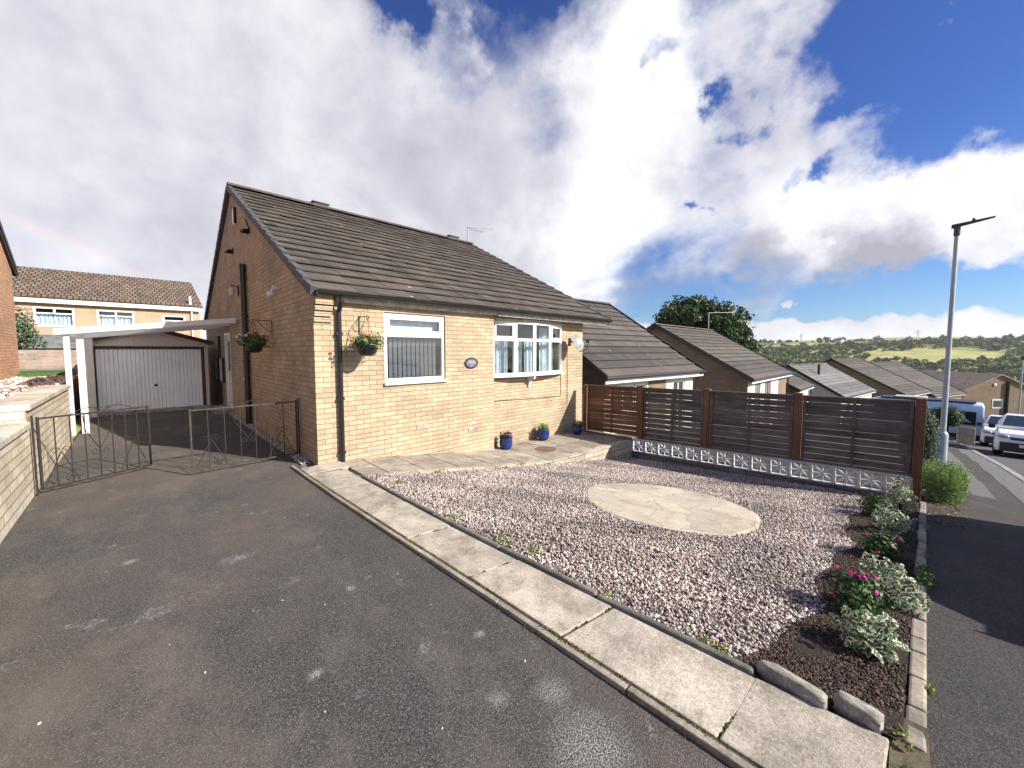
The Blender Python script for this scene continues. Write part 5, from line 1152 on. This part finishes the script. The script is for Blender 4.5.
def make_car(label,loc,rz):
    # MPV-style car, nose towards -x, length 4.4, width 1.84, height 1.78
    o=empty('parked_car',loc,rz,label,'car','white vehicles parked on the street')
    mb=MB(); S=[(0.0,.62,.34,.66),(.05,.78,.26,.80),(.16,.88,.22,.93),(.5,.915,.20,1.02),(.98,.92,.20,1.12),(2.4,.92,.20,1.12),(3.9,.92,.20,1.12),(4.3,.90,.24,1.10),(4.40,.84,.30,1.06)]
    loft(mb,[ring(x,hw,a,b,.03,.07) for x,hw,a,b in S]); b_=mb.build('body',M['carwhite'],o,smooth=False,bevel=.02)
    mb=MB(); S=[(.92,.86,1.10,1.13,.02),(1.25,.865,1.10,1.38,.07),(1.62,.865,1.10,1.66,.13),(1.95,.865,1.10,1.76,.16),(3.4,.865,1.10,1.78,.16),(4.1,.86,1.10,1.74,.15),(4.36,.84,1.10,1.20,.04)]
    loft(mb,[ring(x,hw,a-.03,b,t,.05) for x,hw,a,b,t in S]); mb.build('cabin',M['carwhite'],o,bevel=.015)
    # windscreen
    mb=MB(); q=[(.985,-.74,1.165),(.985,.74,1.165),(1.66,.64,1.665),(1.66,-.64,1.665)]; nrm_=Vector((-.6,0,.8)); mb.hexa(q[::-1],[tuple(Vector(p)+nrm_*.022) for p in q][::-1]); mb.build('windscreen',M['glasscar'],o)
    for s in (-1,1):
        for (x0,x1,x2,x3) in ((1.45,2.35,2.35,1.78),(2.43,3.3,3.3,2.43),(3.38,4.12,4.0,3.38)):
            mb=MB(); y0=s*.868;y1=s*.775; q=[(x0,y0,1.16),(x1,y0,1.16),(x2,y1,1.62),(x3,y1,1.62)]
            if s>0: q=q[::-1]
            mb.prism(q,(0,s*.012,0)); mb.build('side_window',M['glasscar'],o)
        mb=MB(); mb.ball((.10,s*.66,.80),1,12,8,(.13,.17,.085)); mb.build('headlight',M['lens'],o,smooth=True)
        mb=MB(); mb.box(1.30,1.42,min(s*.92,s*1.10),max(s*.92,s*1.10),1.08,1.26); mb.build('mirror',M['cardark'],o,bevel=.03)
        wheel(o,.82,s*.80,.33,.22,s); wheel(o,3.55,s*.80,.33,.22,s)
        mb=MB(); mb.box(4.38,4.42,s*.72-.08,s*.72+.08,.75,1.15); mb.build('tail_light',M['redlens'],o,bevel=.01)
        for xx in (.82,3.55):
            mb=MB(); n=18; mb.prism([(xx+.40*math.cos(2*PI*i/n),s*.915,.35+.40*math.sin(2*PI*i/n)) for i in range(n) if math.sin(2*PI*i/n)>-.4],(0,s*.01,0)); mb.build('wheel_arch',M['cardark'],o)
    mb=MB(); mb.box(-.035,.10,-.74,.74,.24,.58); mb.build('bumper',M['cardark'],o,bevel=.03)
    mb=MB(); mb.box(-.02,.05,-.48,.48,.69,.80)
    mb.build('grille',M['cardark'],o,bevel=.01)
    mb=MB(); mb.box(-.03,-.021,-.44,.44,.765,.778); mb.build('grille_trim',M['alloy'],o)
    pl=MB(); pl.box(-.05,-.036,-.26,.26,.42,.53); p_=pl.build('number_plate',M['plate'],o)
    mb=MB()
    for k,x in enumerate((-.21,-.15,-.09,-.03,.07,.13,.19)): mb.box(-.0515,-.0505,x-.018,x-.008,.445,.505); mb.box(-.0515,-.0505,x-.008,x+.014,.445+(k%3)*.022,.455+(k%3)*.022); 
    mb.build('plate_characters',M['black'],p_)
    mb=MB(); mb.bar((.96,-.5,1.18),(1.06,.1,1.235),.015); mb.bar((.96,.1,1.18),(1.06,.6,1.235),.015); mb.build('wiper',M['black'],o)
    return o
def onroad(o,x,y,dz=0):
    s=(gz(x+2)-gz(x))/2; o.location=(x,y,gz(x)-.13+dz); o.rotation_euler=(0,-math.atan(s),o.rotation_euler[2])
car=make_car('white car with dark bumper parked facing the camera at the kerb',(0,0,0),0); onroad(car,21.5,-9.05); car.rotation_euler[2]=-.13; car.scale=(.95,.95,.95)
cb=copy_tree(car); cb['label']='white car farther down the road, half hidden behind the nearer white car'; onroad(cb,28.8,-9.35,-.02)
cn=copy_tree(car); cn['label']='white car parked at the kerb just outside the right edge'; cn.rotation_euler[2]=0; cn.scale=(1.12,1.05,1.12); onroad(cn,1.7,-8.82)
def make_van(label,loc,rz):
    # long wheelbase panel van, nose towards +x, visible flank at -y
    o=empty('camper_van',loc,rz,label,'van')
    mb=MB(); S=[(0,.93,.40,2.48,.10),(.06,.97,.36,2.56,.10),(1,.99,.34,2.60,.10),(4.3,.99,.34,2.60,.10),(4.75,.98,.34,2.42,.14),(5.35,.97,.34,1.62,.12),(5.6,.96,.34,1.30,.05),(5.95,.88,.36,1.05,.03),(6.05,.75,.42,.8,.02)]
    loft(mb,[ring(x,hw,a,b,t,.10) for x,hw,a,b,t in S]); mb.build('body',M['vanwhite'],o,bevel=.02)
    for s in (-1,1):
        for (x0,x1) in ((.28,2.0),(2.03,3.5),(3.53,4.5)):
            mb=MB(); q=[(x0,s*.975,1.30),(x1,s*.975,1.30),(x1,s*.95,2.12),(x0,s*.95,2.12)]
            if s>0: q=q[::-1]
            mb.prism(q,(0,s*.03,0)); mb.build('side_window',M['vanglass'],o)
        for xx in (1.15,5.0): wheel(o,xx,s*.86,.36,.24,s)
        mb=MB(); mb.box(.1,5.6,min(s*.985,s*1.0),max(s*.985,s*1.0),.36,.72); mb.build('sill_trim',M['cardark'],o)
        mb=MB(); mb.box(-.02,.03,s*.9-.05,s*.9+.05,.9,1.5); mb.build('tail_light',M['redlens'],o)
    mb=MB(); mb.box(.3,4.2,-.8,.8,2.62,2.70); mb.build('roof_rack',M['cardark'],o)
    mb=MB(); mb.box(2.2,3.6,-.5,.5,2.705,2.78); mb.build('roof_box',M['fascia'],o,bevel=.02)
    mb=MB(); mb.hexa([(4.80,-.8,2.33),(5.38,-.84,1.60),(5.38,.84,1.60),(4.80,.8,2.33)],[(4.84,-.8,2.36),(5.42,-.84,1.63),(5.42,.84,1.63),(4.84,.8,2.36)]); mb.build('windscreen',M['glasscar'],o)
    # emblem on rear side window: ring and swoosh
    mb=MB(); ypl=1.012
    for i in range(20):
        a=2*PI*i/20;b=2*PI*(i+1)/20; mb.bar((.95+.26*math.cos(a),ypl,1.70+.26*math.sin(a)),(.95+.26*math.cos(b),ypl,1.70+.26*math.sin(b)),.05,.05)
    for k in range(3): mb.bar((.45+.1*k,ypl,1.50+.10*k),(1.55-.15*k,ypl,1.56+.12*k),.04,.04)
    mb.build('emblem',M['decal'],o)
    return o
vn=make_van('pale camper van with dark windows and white emblem on the forecourt',(0,0,0),0)
vn.rotation_euler=(0,0,PI/2-.06); vn.location=(32.6,-8.9,gz(32.6)-.22); vn.scale=(1,1,.92)
# the flank with local -y must face -x: rotate so nose points +Y -> local -y maps to +x; use mirrored emblem by facing other way
# planter with hedge ball
o=empty('planter_box',(26.3,-7.85,gz(26.3)),.1,'pale wooden planter box standing in front of the camper van','planter')
mb=MB(); mb.box(-.22,.22,-.26,.26,0,.8); mb.build('box_sides',plain('pale_planter',(.5,.42,.33),.8,var=.2,vs=5),o,bevel=.02)
mb=MB(); mb.box(-.19,.19,-.23,.23,.805,.82); mb.build('soil',M['terra'],o)
o=empty('clipped_bush',(26.0,-7.25,gz(26)),0,'dark round clipped bush beside the pale planter and lamp column','bush'); bush(o,(0,0,1.25),(.52,.52,.55),2600,.07,G_DARK,3,.7,.1)
mb=MB(); mb.tube([(0,0,0),(0,0,1.3)],[.06,.04],7); mb.build('trunk',M['bark'],o)
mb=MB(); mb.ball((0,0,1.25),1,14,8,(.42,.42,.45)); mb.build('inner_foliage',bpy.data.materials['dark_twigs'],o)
o=empty('wheelie_bin',(23.4,-6.55,gz(23.4)),0,'dark wheelie bin on the pavement behind the lamp column','bin')
mb=MB(); mb.hexa([(-.22,-.25,.08),(.22,-.25,.08),(.22,.25,.08),(-.22,.25,.08)],[(-.28,-.3,.98),(.28,-.3,.98),(.28,.3,.98),(-.28,.3,.98)]); mb.build('bin_body',M['cardark'],o,bevel=.02)
mb=MB(); mb.box(-.31,.3,-.31,.31,.985,1.05); mb.build('lid',M['black'],o,bevel=.02)
mb=MB(); mb.tube([(.2,-.28,.1),(.2,.28,.1)],.1,12); mb.build('wheels',M['tyre'],o)
# ------------------------------------------------------------------ trees
def tree(loc,h,r,seed,label,cols,n=7000,ls=.32,cat='tree',group=None,name='broadleaf_tree',mat='leaf',zc=.62):
    o=empty(name,loc,0,label,cat,group); rr=random.Random(seed)
    mb=MB(); mb.tube([(0,0,-.5),(0,0,h*.25),(.1,.1,h*.5)],[.045*h*.6,.035*h*.6,.02*h*.6],9)
    for k in range(9):
        a=k*2.4; z=h*(.28+.03*k); mb.tube([(0,0,z),(r[0]*.35*math.cos(a),r[1]*.35*math.sin(a),z+h*.13),(r[0]*.7*math.cos(a),r[1]*.7*math.sin(a),z+h*.2)],[.018*h*.6,.010*h*.6,.004*h],6)
    mb.build('trunk',M['bark'],o)
    C=[];D_=[];K=[]; nc=230; per=n//nc
    for k in range(nc):
        d=np.array([rr.gauss(0,1),rr.gauss(0,1),rr.gauss(0,1)]); d/=np.linalg.norm(d); q=rr.uniform(.45,1)**.6
        c=np.array([0,0,h*zc])+d*np.array(r)*q*.86*(1+.08*math.sin(5*d[0]+seed)+.07*math.sin(7*d[2]+4*d[1]))
        cr=r[0]*rr.uniform(.15,.27); P,dd=blobpts(per,c,(cr,cr,cr*.8),.3,.25,None,k); C.append(P);D_.append(dd)
        v=rr.uniform(.65,1.35); K.append(colv(cols,per,.2)*np.array([v,v,v,1]))
    leaves('crown',np.concatenate(C),np.concatenate(D_)+NR.normal(0,.5,(per*nc,3)),NR.uniform(.7,1.3,per*nc)*ls,np.clip(np.concatenate(K),0,1),M[mat],o,.6)
    return o
tree((41,10.0,-5.),13.0,(5.2,5.2,4.6),5,'big dark green domed tree rising behind the bungalow roofs',[(.03,.06,.015),(.048,.082,.02),(.02,.042,.011)],60000,.34,zc=.62)
# valley trees
def vtree_mesh(seed,cols,n=260):
    rr=random.Random(seed); C=[];D_=[];K=[]
    for k in range(16):
        d=np.array([rr.gauss(0,1),rr.gauss(0,1),abs(rr.gauss(0,1))]); d/=np.linalg.norm(d); c=d*np.array([.72,.72,.85])*rr.uniform(.4,.9)+np.array([0,0,.28])
        P,dd=blobpts(n//16,c,(.34,.34,.3),.5,.2); C.append(P);D_.append(dd); v=rr.uniform(.7,1.3); K.append(colv(cols,n//16,.2)*np.array([v,v,v,1]))
    return np.concatenate(C),np.concatenate(D_),np.concatenate(K)
pals=[[(.07,.11,.035),(.10,.14,.045)],[(.13,.18,.055),(.17,.21,.07)],[(.24,.22,.06),(.30,.25,.08)],[(.05,.08,.035),(.065,.10,.045)]]
protos=[]
for k in range(4):
    C,D_,K=vtree_mesh(20+k,pals[k]); o=empty('valley_tree',(0,0,0),0,None,'tree','trees on the far hillside')
    leaves('crown',C,D_+NR.normal(0,.4,D_.shape),NR.uniform(.2,.36,len(C)),K,M['farleaf'],o,.8)
    mb=MB(); mb.tube([(0,0,-.6),(0,0,.4)],[.07,.04],6); mb.build('trunk',M['bark'],o); protos.append(o)
lbl=['dark green tree among the fields across the valley','mid green tree among the fields across the valley','yellowing olive tree among the fields across the valley','blackish green tree among the fields across the valley']
used=[False]*4; cnt=0
def cam_az(px): return math.radians(45.9)-math.atan((px-512)/385.)
def addv(x,y,s,k):
    global cnt
    if not used[k]: o=protos[k]; used[k]=True
    else: o=copy_tree(protos[k])
    o.location=(x,y,float(terr_z(np.array(x),np.array(y)))+s*.15); o.scale=(s,s,s*R.uniform(.75,1.1)); o.rotation_euler=(0,0,R.uniform(0,6)); o['label']=lbl[k]; cnt+=1
def at(px,rng): a=cam_az(px); return -1.78+rng*math.cos(a),-5.83+rng*math.sin(a)
# skyline & hedgerow lines
for line in range(13):
    r0=R.uniform(760,1550); p0=R.uniform(742,1000); x,y=at(p0,r0); ang=R.choice([PI/2,PI/2+.25,-.9,1.2])+R.uniform(-.15,.15); nT=R.randint(7,14)
    for t in range(nT):
        if R.random()<.85: addv(x+math.cos(ang)*t*13+R.uniform(-3,3),y+math.sin(ang)*t*13+R.uniform(-3,3),R.uniform(3,7.5),R.choice([0,0,1,3]))
for t in range(38):
    x,y=at(R.uniform(748,1035),R.uniform(1480,1620)); addv(x,y,R.uniform(5,13),R.choice([0,3,3]))
for t in range(75):
    x,y=at(R.uniform(745,1035),R.uniform(280,760)); addv(x,y,R.uniform(5,9.5),R.choice([0,1,1,2,3]))
for (px_,rg,s,k) in ((812,330,8,2),(795,300,7,1),(775,280,7,1),(862,620,13,0),(760,240,6,1),(838,300,7,2),(905,560,12,0)): x,y=at(px_,rg); addv(x,y,s,k)
# woodland mass as stuff
Cs=[];Ds=[];Ks=[];Ss=[]
for t in range(5200):
    u=R.random(); rg=230+1050*u**1.1; px_=R.uniform(735,1040); x,y=at(px_,rg)
    sg_=math.sin(x*.011+1+y*.004)*math.cos(y*.013+.5); dens=(.85+.5*sg_) if rg<620 else ((.42+.6*sg_) if rg<1080 else .35+.35*sg_)
    if R.random()>dens: continue
    s=R.uniform(4.5,9); C,D_,K=vtree_mesh(t,pals[R.choice([0,0,1,1,2,3])],64)
    z=float(terr_z(np.array(x),np.array(y))); Cs.append(C*s+np.array([x,y,z])); Ds.append(D_); Ks.append(K); Ss.append(NR.uniform(.36,.62,len(C))*s)
C=np.concatenate(Cs); o=leaves('woodland',C,np.concatenate(Ds)+NR.normal(0,.4,C.shape),np.concatenate(Ss),np.concatenate(Ks),M['farleaf'],None,.85); setk(o,kind='stuff',label='dense mixed woodland filling the valley beyond the bungalows',category='woodland')
# distant farm houses
def farm(px_,rg,s,lb,rzz):
    x,y=at(px_,rg); z=float(terr_z(np.array(x),np.array(y))); o=empty('farmhouse',(x,y,z),rzz,lb,'house','tiny houses on the far hillside')
    mb=MB(); mb.prism([(-s,-s*.5,-2),(-s,s*.5,-2),(-s,s*.5,s*.5),(-s,0,s*.8),(-s,-s*.5,s*.5)][::-1],(2*s,0,0)); mb.build('wall',M['cream'],o)
    mb=MB(); 
    for sg in (-1,1):
        q=[(-s*1.05,sg*s*.6,s*.46),(s*1.05,sg*s*.6,s*.46),(s*1.05,0,s*.84),(-s*1.05,0,s*.84)]
        if sg>0: q=q[::-1]
        mb.hexa(q,[(a,b,c+.5) for a,b,c in q])
    mb.build('roof',M['tile_grey'],o)
for a in ((757,1500,9,'pale farmhouse at the left end of the skyline',.4),(772,1480,8,'second pale farmhouse from the left on the skyline',1.2),(838,1440,11,'cream farmhouse beside the round skyline trees',.9),(748,1300,10,'pale house just right of the big dark tree',.2),(906,1560,8,'small house on the skyline left of the lamp column',.6),(930,1580,10,'small house on the skyline behind the lamp column',1.5)): farm(*a)
# pylons on the skyline
for px_,lb in ((800,'left one of two tiny skyline pylons'),(916,'tiny pylon on the skyline left of the lamp column')):
    x,y=at(px_,1560); z=float(terr_z(np.array(x),np.array(y))); o=empty('pylon',(x,y,z),0,lb,'pylon','pylons on the skyline')
    mb=MB(); 
    for s in ((-1,-1),(1,-1),(1,1),(-1,1)): mb.bar((s[0]*3,s[1]*3,0),(0,0,32),.7)
    mb.bar((0,-7,22),(0,7,22),.7); mb.bar((0,-5,27),(0,5,27),.7); mb.build('lattice_mast',M['galv'],o)
# ------------------------------------------------------------------ light
sd_=Vector((A,-1,B)).normalized(); el=math.asin(sd_.z)
sun=bpy.data.lights.new('sun','SUN'); sun.energy=5.0; sun.angle=math.radians(.55); sun.color=(1,.945,.86)
so=bpy.data.objects.new('sun',sun); col.objects.link(so); so.rotation_euler=sd_.to_track_quat('Z','Y').to_euler()
wd=bpy.data.worlds.new('World'); sc.world=wd; wd.use_nodes=True; nt=wd.node_tree; bg=nt.nodes['Background']; L=nt.links
sky=nt.nodes.new('ShaderNodeTexSky'); sky.sky_type='NISHITA'; sky.sun_disc=False; sky.sun_elevation=el; sky.sun_rotation=math.atan2(sd_.x,sd_.y); sky.altitude=100; sky.air_density=1.0; sky.dust_density=.4; sky.ozone_density=2.2
tc=nt.nodes.new('ShaderNodeTexCoord'); D0=tc.outputs['Generated']
def mth(op,a,b=None,c=None,clamp=False):
    n=nt.nodes.new('ShaderNodeMath'); n.operation=op; n.use_clamp=clamp
    for i,v in enumerate((a,b,c)):
        if v is None: continue
        if hasattr(v,'links'): L.new(v,n.inputs[i])
        else: n.inputs[i].default_value=v
    return n.outputs[0]
nrmv=nt.nodes.new('ShaderNodeVectorMath'); nrmv.operation='NORMALIZE'; L.new(D0,nrmv.inputs[0]); Dv=nrmv.outputs[0]
sx=nt.nodes.new('ShaderNodeSeparateXYZ'); L.new(Dv,sx.inputs[0])
zc=mth('MAXIMUM',sx.outputs[2],.0); dn=mth('ADD',zc,.16)
cxy=nt.nodes.new('ShaderNodeCombineXYZ'); L.new(mth('DIVIDE',sx.outputs[0],dn),cxy.inputs[0]); L.new(mth('DIVIDE',sx.outputs[1],dn),cxy.inputs[1]); PV=cxy.outputs[0]
def pdir(px,py):
    f=385.; P_=math.radians(3.6); cy=351+f*math.tan(P_); yaw=math.radians(45.9)
    f0=Vector((math.cos(yaw),math.sin(yaw),0)); r_=Vector((math.sin(yaw),-math.cos(yaw),0)); u0=Vector((0,0,1))
    return ((f0*math.cos(P_)-u0*math.sin(P_))+r_*((px-512)/f)+(u0*math.cos(P_)+f0*math.sin(P_))*((cy-py)/f)).normalized()
wn_=nt.nodes.new('ShaderNodeTexNoise'); wn_.inputs['Scale'].default_value=4.2; wn_.inputs['Detail'].default_value=7; wn_.inputs['Roughness'].default_value=.6; L.new(Dv,wn_.inputs['Vector'])
wv_=nt.nodes.new('ShaderNodeVectorMath'); wv_.operation='SUBTRACT'; L.new(wn_.outputs['Color'],wv_.inputs[0]); wv_.inputs[1].default_value=(.5,.5,.5)
wm_=nt.nodes.new('ShaderNodeVectorMath'); wm_.operation='MULTIPLY_ADD'; L.new(wv_.outputs[0],wm_.inputs[0]); wm_.inputs[1].default_value=(.42,.42,.34); L.new(Dv,wm_.inputs[2]); DW=wm_.outputs[0]
def blob(px,py,rad,w,soft=1.0):
    d=pdir(px,py); n=nt.nodes.new('ShaderNodeVectorMath'); n.operation='DISTANCE'; L.new(DW,n.inputs[0]); n.inputs[1].default_value=d
    m=nt.nodes.new('ShaderNodeMapRange'); m.interpolation_type='SMOOTHERSTEP'; L.new(n.outputs['Value'],m.inputs[0]); m.inputs[1].default_value=0; m.inputs[2].default_value=rad; m.inputs[3].default_value=w; m.inputs[4].default_value=0
    return m.outputs[0]
def vblob(d,rad,w):
    d=Vector(d).normalized(); n=nt.nodes.new('ShaderNodeVectorMath'); n.operation='DISTANCE'; L.new(DW,n.inputs[0]); n.inputs[1].default_value=d
    m=nt.nodes.new('ShaderNodeMapRange'); m.interpolation_type='SMOOTHERSTEP'; L.new(n.outputs['Value'],m.inputs[0]); m.inputs[1].default_value=0; m.inputs[2].default_value=rad; m.inputs[3].default_value=w; m.inputs[4].default_value=0
    return m.outputs[0]
def addall(l):
    r=l[0]
    for x in l[1:]: r=mth('ADD',r,x)
    return r
#SKYBLOBS
cov=addall([blob(*a) for a in [(60,140,.95,.75),(-40,260,.5,.3),(330,170,.55,.5),(560,220,.42,.6),(650,120,.30,.40),(770,20,.13,.35),(700,170,.3,.25),(800,110,.16,.30),(760,250,.26,.45),(880,225,.22,.5),(980,200,.2,.6),(960,150,.10,.3),(1080,180,.25,.5),(870,140,.10,.25),(620,20,.2,.25),(460,45,.07,.30),(945,105,.05,.35),(800,300,.02,.6),(815,300,.02,.5),
   (400,2,.10,-.75),(520,2,.075,-.7),(735,103,.075,-.75),(700,212,.035,-.6),(655,62,.06,-.4),(815,176,.055,-.7),(770,190,.05,-.35),(900,50,.20,-.6),(1000,60,.24,-.6),(850,85,.08,-.3),(850,305,.13,-.7),(960,280,.10,-.6),(720,318,.09,-.5),(1030,275,.09,-.5),(900,290,.12,-.5),(700,300,.08,-.45),(70,250,.10,-.25)]]+[vblob((.25,-1,.35),1.05,.9)])  # last blob: cloud added behind the camera to light garage door and front wall
def wnoise(scale,detail,rough,vec,out='Fac',dist=0):
    n=nt.nodes.new('ShaderNodeTexNoise'); n.inputs['Scale'].default_value=scale; n.inputs['Detail'].default_value=detail; n.inputs['Roughness'].default_value=rough; n.inputs['Distortion'].default_value=dist; L.new(vec,n.inputs['Vector']); return n.outputs[out]
mp=nt.nodes.new('ShaderNodeMapping'); mp.inputs['Rotation'].default_value=(0,0,math.radians(-35)); mp.inputs['Scale'].default_value=(1.0,.55,1); L.new(PV,mp.inputs[0])
nA=wnoise(1.5,9,.58,mp.outputs[0],'Fac',.35); nB=wnoise(5.0,8,.6,Dv,'Fac',.2)
dens=mth('ADD',cov,mth('MULTIPLY',mth('SUBTRACT',nA,.5),.9)); dens=mth('ADD',dens,mth('MULTIPLY',mth('SUBTRACT',nB,.5),.9))
# low cumulus bank on the horizon
low=nt.nodes.new('ShaderNodeMapRange'); low.interpolation_type='SMOOTHSTEP'; L.new(sx.outputs[2],low.inputs[0]); low.inputs[1].default_value=.025; low.inputs[2].default_value=.105; low.inputs[3].default_value=.5; low.inputs[4].default_value=-.25
bankn=wnoise(11,7,.55,Dv); 
bank=mth('MULTIPLY',mth('ADD',low.outputs[0],mth('MULTIPLY',mth('SUBTRACT',bankn,.5),1.5)),1.0)
above=nt.nodes.new('ShaderNodeMapRange'); L.new(sx.outputs[2],above.inputs[0]); above.inputs[1].default_value=.06; above.inputs[2].default_value=.13; above.inputs[3].default_value=0; above.inputs[4].default_value=1
upd=mth('MULTIPLY',dens,above.outputs[0])
def sstep(v,a,b,lo=0,hi=1):
    m=nt.nodes.new('ShaderNodeMapRange'); m.interpolation_type='SMOOTHSTEP'; L.new(v,m.inputs[0]); m.inputs[1].default_value=a; m.inputs[2].default_value=b; m.inputs[3].default_value=lo; m.inputs[4].default_value=hi; return m.outputs[0]
alpha=mth('MAXIMUM',sstep(dens,-.06,.60),sstep(bank,.05,.22))
alpha=mth('MINIMUM',alpha,.97)
# cloud brightness
shadeN=wnoise(2.6,8,.6,Dv,'Fac',.4)
br=mth('ADD',addall([blob(*a) for a in [(640,60,.30,.40),(600,230,.30,.42),(540,320,.18,.3),(760,240,.2,.25),(980,180,.2,.40),(850,210,.15,.22),(450,60,.2,.16),(420,300,.3,.12),(820,150,.2,.1),(740,275,.15,-.6),(650,305,.14,-.5),(880,245,.14,-.45),(850,265,.12,-.3),(250,200,.5,.02),(60,330,.3,.15),(150,60,.5,.08)]]+[vblob((.25,-1,.35),1.0,.6)]),mth('MULTIPLY',mth('SUBTRACT',shadeN,.5),.72))  # last blob brightens the added cloud behind the camera
br=mth('ADD',br,mth('MULTIPLY',mth('SUBTRACT',bankn,.5),.45)); lwb=nt.nodes.new('ShaderNodeMapRange'); L.new(sx.outputs[2],lwb.inputs[0]); lwb.inputs[1].default_value=.03; lwb.inputs[2].default_value=.13; lwb.inputs[3].default_value=.22; lwb.inputs[4].default_value=0; br=mth('ADD',br,lwb.outputs[0])
cr=nt.nodes.new('ShaderNodeValToRGB'); e=cr.color_ramp.elements; e[0].position=.0; e[0].color=(.58,.58,.66,1); e[1].position=1; e[1].color=(1.95,1.95,1.95,1); k=e.new(.35); k.color=(.88,.87,.97,1); k=e.new(.65); k.color=(1.3,1.3,1.34,1)
L.new(mth('ADD',br,.37),cr.inputs[0])
def mixw(f,a,b,mode='MIX'):
    m=nt.nodes.new('ShaderNodeMix'); m.data_type='RGBA'; m.blend_type=mode
    for s,i in ((f,0),(a,6),(b,7)):
        if hasattr(s,'links'): L.new(s,m.inputs[i])
        else: m.inputs[i].default_value=s
    return m.outputs[2]
CL=6.4; SK=1.25
skm=mixw(sstep(sx.outputs[2],.03,.42),(SK*.40,SK*.60,SK*.88,1),(SK*.24,SK*.42,SK*.84,1)); skc=mixw(1.0,sky.outputs[0],skm,'MULTIPLY')
clc=mixw(1.0,cr.outputs[0],(CL,CL,CL,1),'MULTIPLY')
fin=mixw(alpha,skc,clc)
# rainbow: thin ring about the antisolar point
an=(-sd_); dp=nt.nodes.new('ShaderNodeVectorMath'); dp.operation='DOT_PRODUCT'; L.new(Dv,dp.inputs[0]); dp.inputs[1].default_value=an
ang=mth('MULTIPLY',mth('ARCCOSINE',dp.outputs['Value']),180/PI)
rb=nt.nodes.new('ShaderNodeValToRGB'); e=rb.color_ramp.elements; e[0].position=0; e[0].color=(0,0,0,1); e[1].position=1; e[1].color=(0,0,0,1)
for p_,c_x in ((.2,(.10,.05,.28,1)),(.4,(.02,.22,.22,1)),(.55,(.25,.28,.02,1)),(.75,(.45,.12,.02,1)),(.9,(.2,.02,.02,1))): k=e.new(p_); k.color=c_x
RA=46.0
L.new(mth('DIVIDE',mth('SUBTRACT',ang,RA-1.3),2.6,None,True),rb.inputs[0])
rm=mth('MULTIPLY',blob(70,255,.22,2.2),.9)
rbc=mixw(1.0,rb.outputs[0],rm,'MULTIPLY') if False else None
vm=nt.nodes.new('ShaderNodeVectorMath'); vm.operation='SCALE'; L.new(rb.outputs[0],vm.inputs[0]); L.new(rm,vm.inputs['Scale'])
fin=mixw(1.0,fin,vm.outputs[0],'ADD')
L.new(fin,bg.inputs[0]); bg.inputs[1].default_value=.069
# haze
mh=bpy.data.materials.new('haze_air'); mh.use_nodes=True; hn=mh.node_tree; hn.nodes.remove(hn.nodes['Principled BSDF']); pv=hn.nodes.new('ShaderNodeVolumePrincipled'); pv.inputs['Color'].default_value=(.93,.96,1,1); pv.inputs['Density'].default_value=HZ; pv.inputs['Anisotropy'].default_value=.3; hn.links.new(pv.outputs[0],hn.nodes['Material Output'].inputs['Volume'])
mb=MB(); mb.box(-4250,4450,-4250,4250,-60,130); hz=mb.build('haze',mh); hz['kind']='stuff'; hz['label']='thin pale haze lying over the distant valley'; hz['category']='haze'
# ------------------------------------------------------------------ camera
cam=bpy.data.cameras.new('camera'); co=bpy.data.objects.new('camera',cam); col.objects.link(co); sc.camera=co
cam.sensor_width=36; cam.sensor_fit='HORIZONTAL'; cam.lens=385/1024*36; cam.clip_start=.05; cam.clip_end=12000
co.location=(-1.78,-5.83,1.65); co.rotation_euler=(math.radians(90-3.6),0,math.radians(45.9-90))
cam.shift_y=-(384-(351+385*math.tan(math.radians(3.6))))/1024
sc.view_settings.view_transform='Standard'; sc.view_settings.look='None'; sc.view_settings.exposure=.88; sc.view_settings.gamma=1
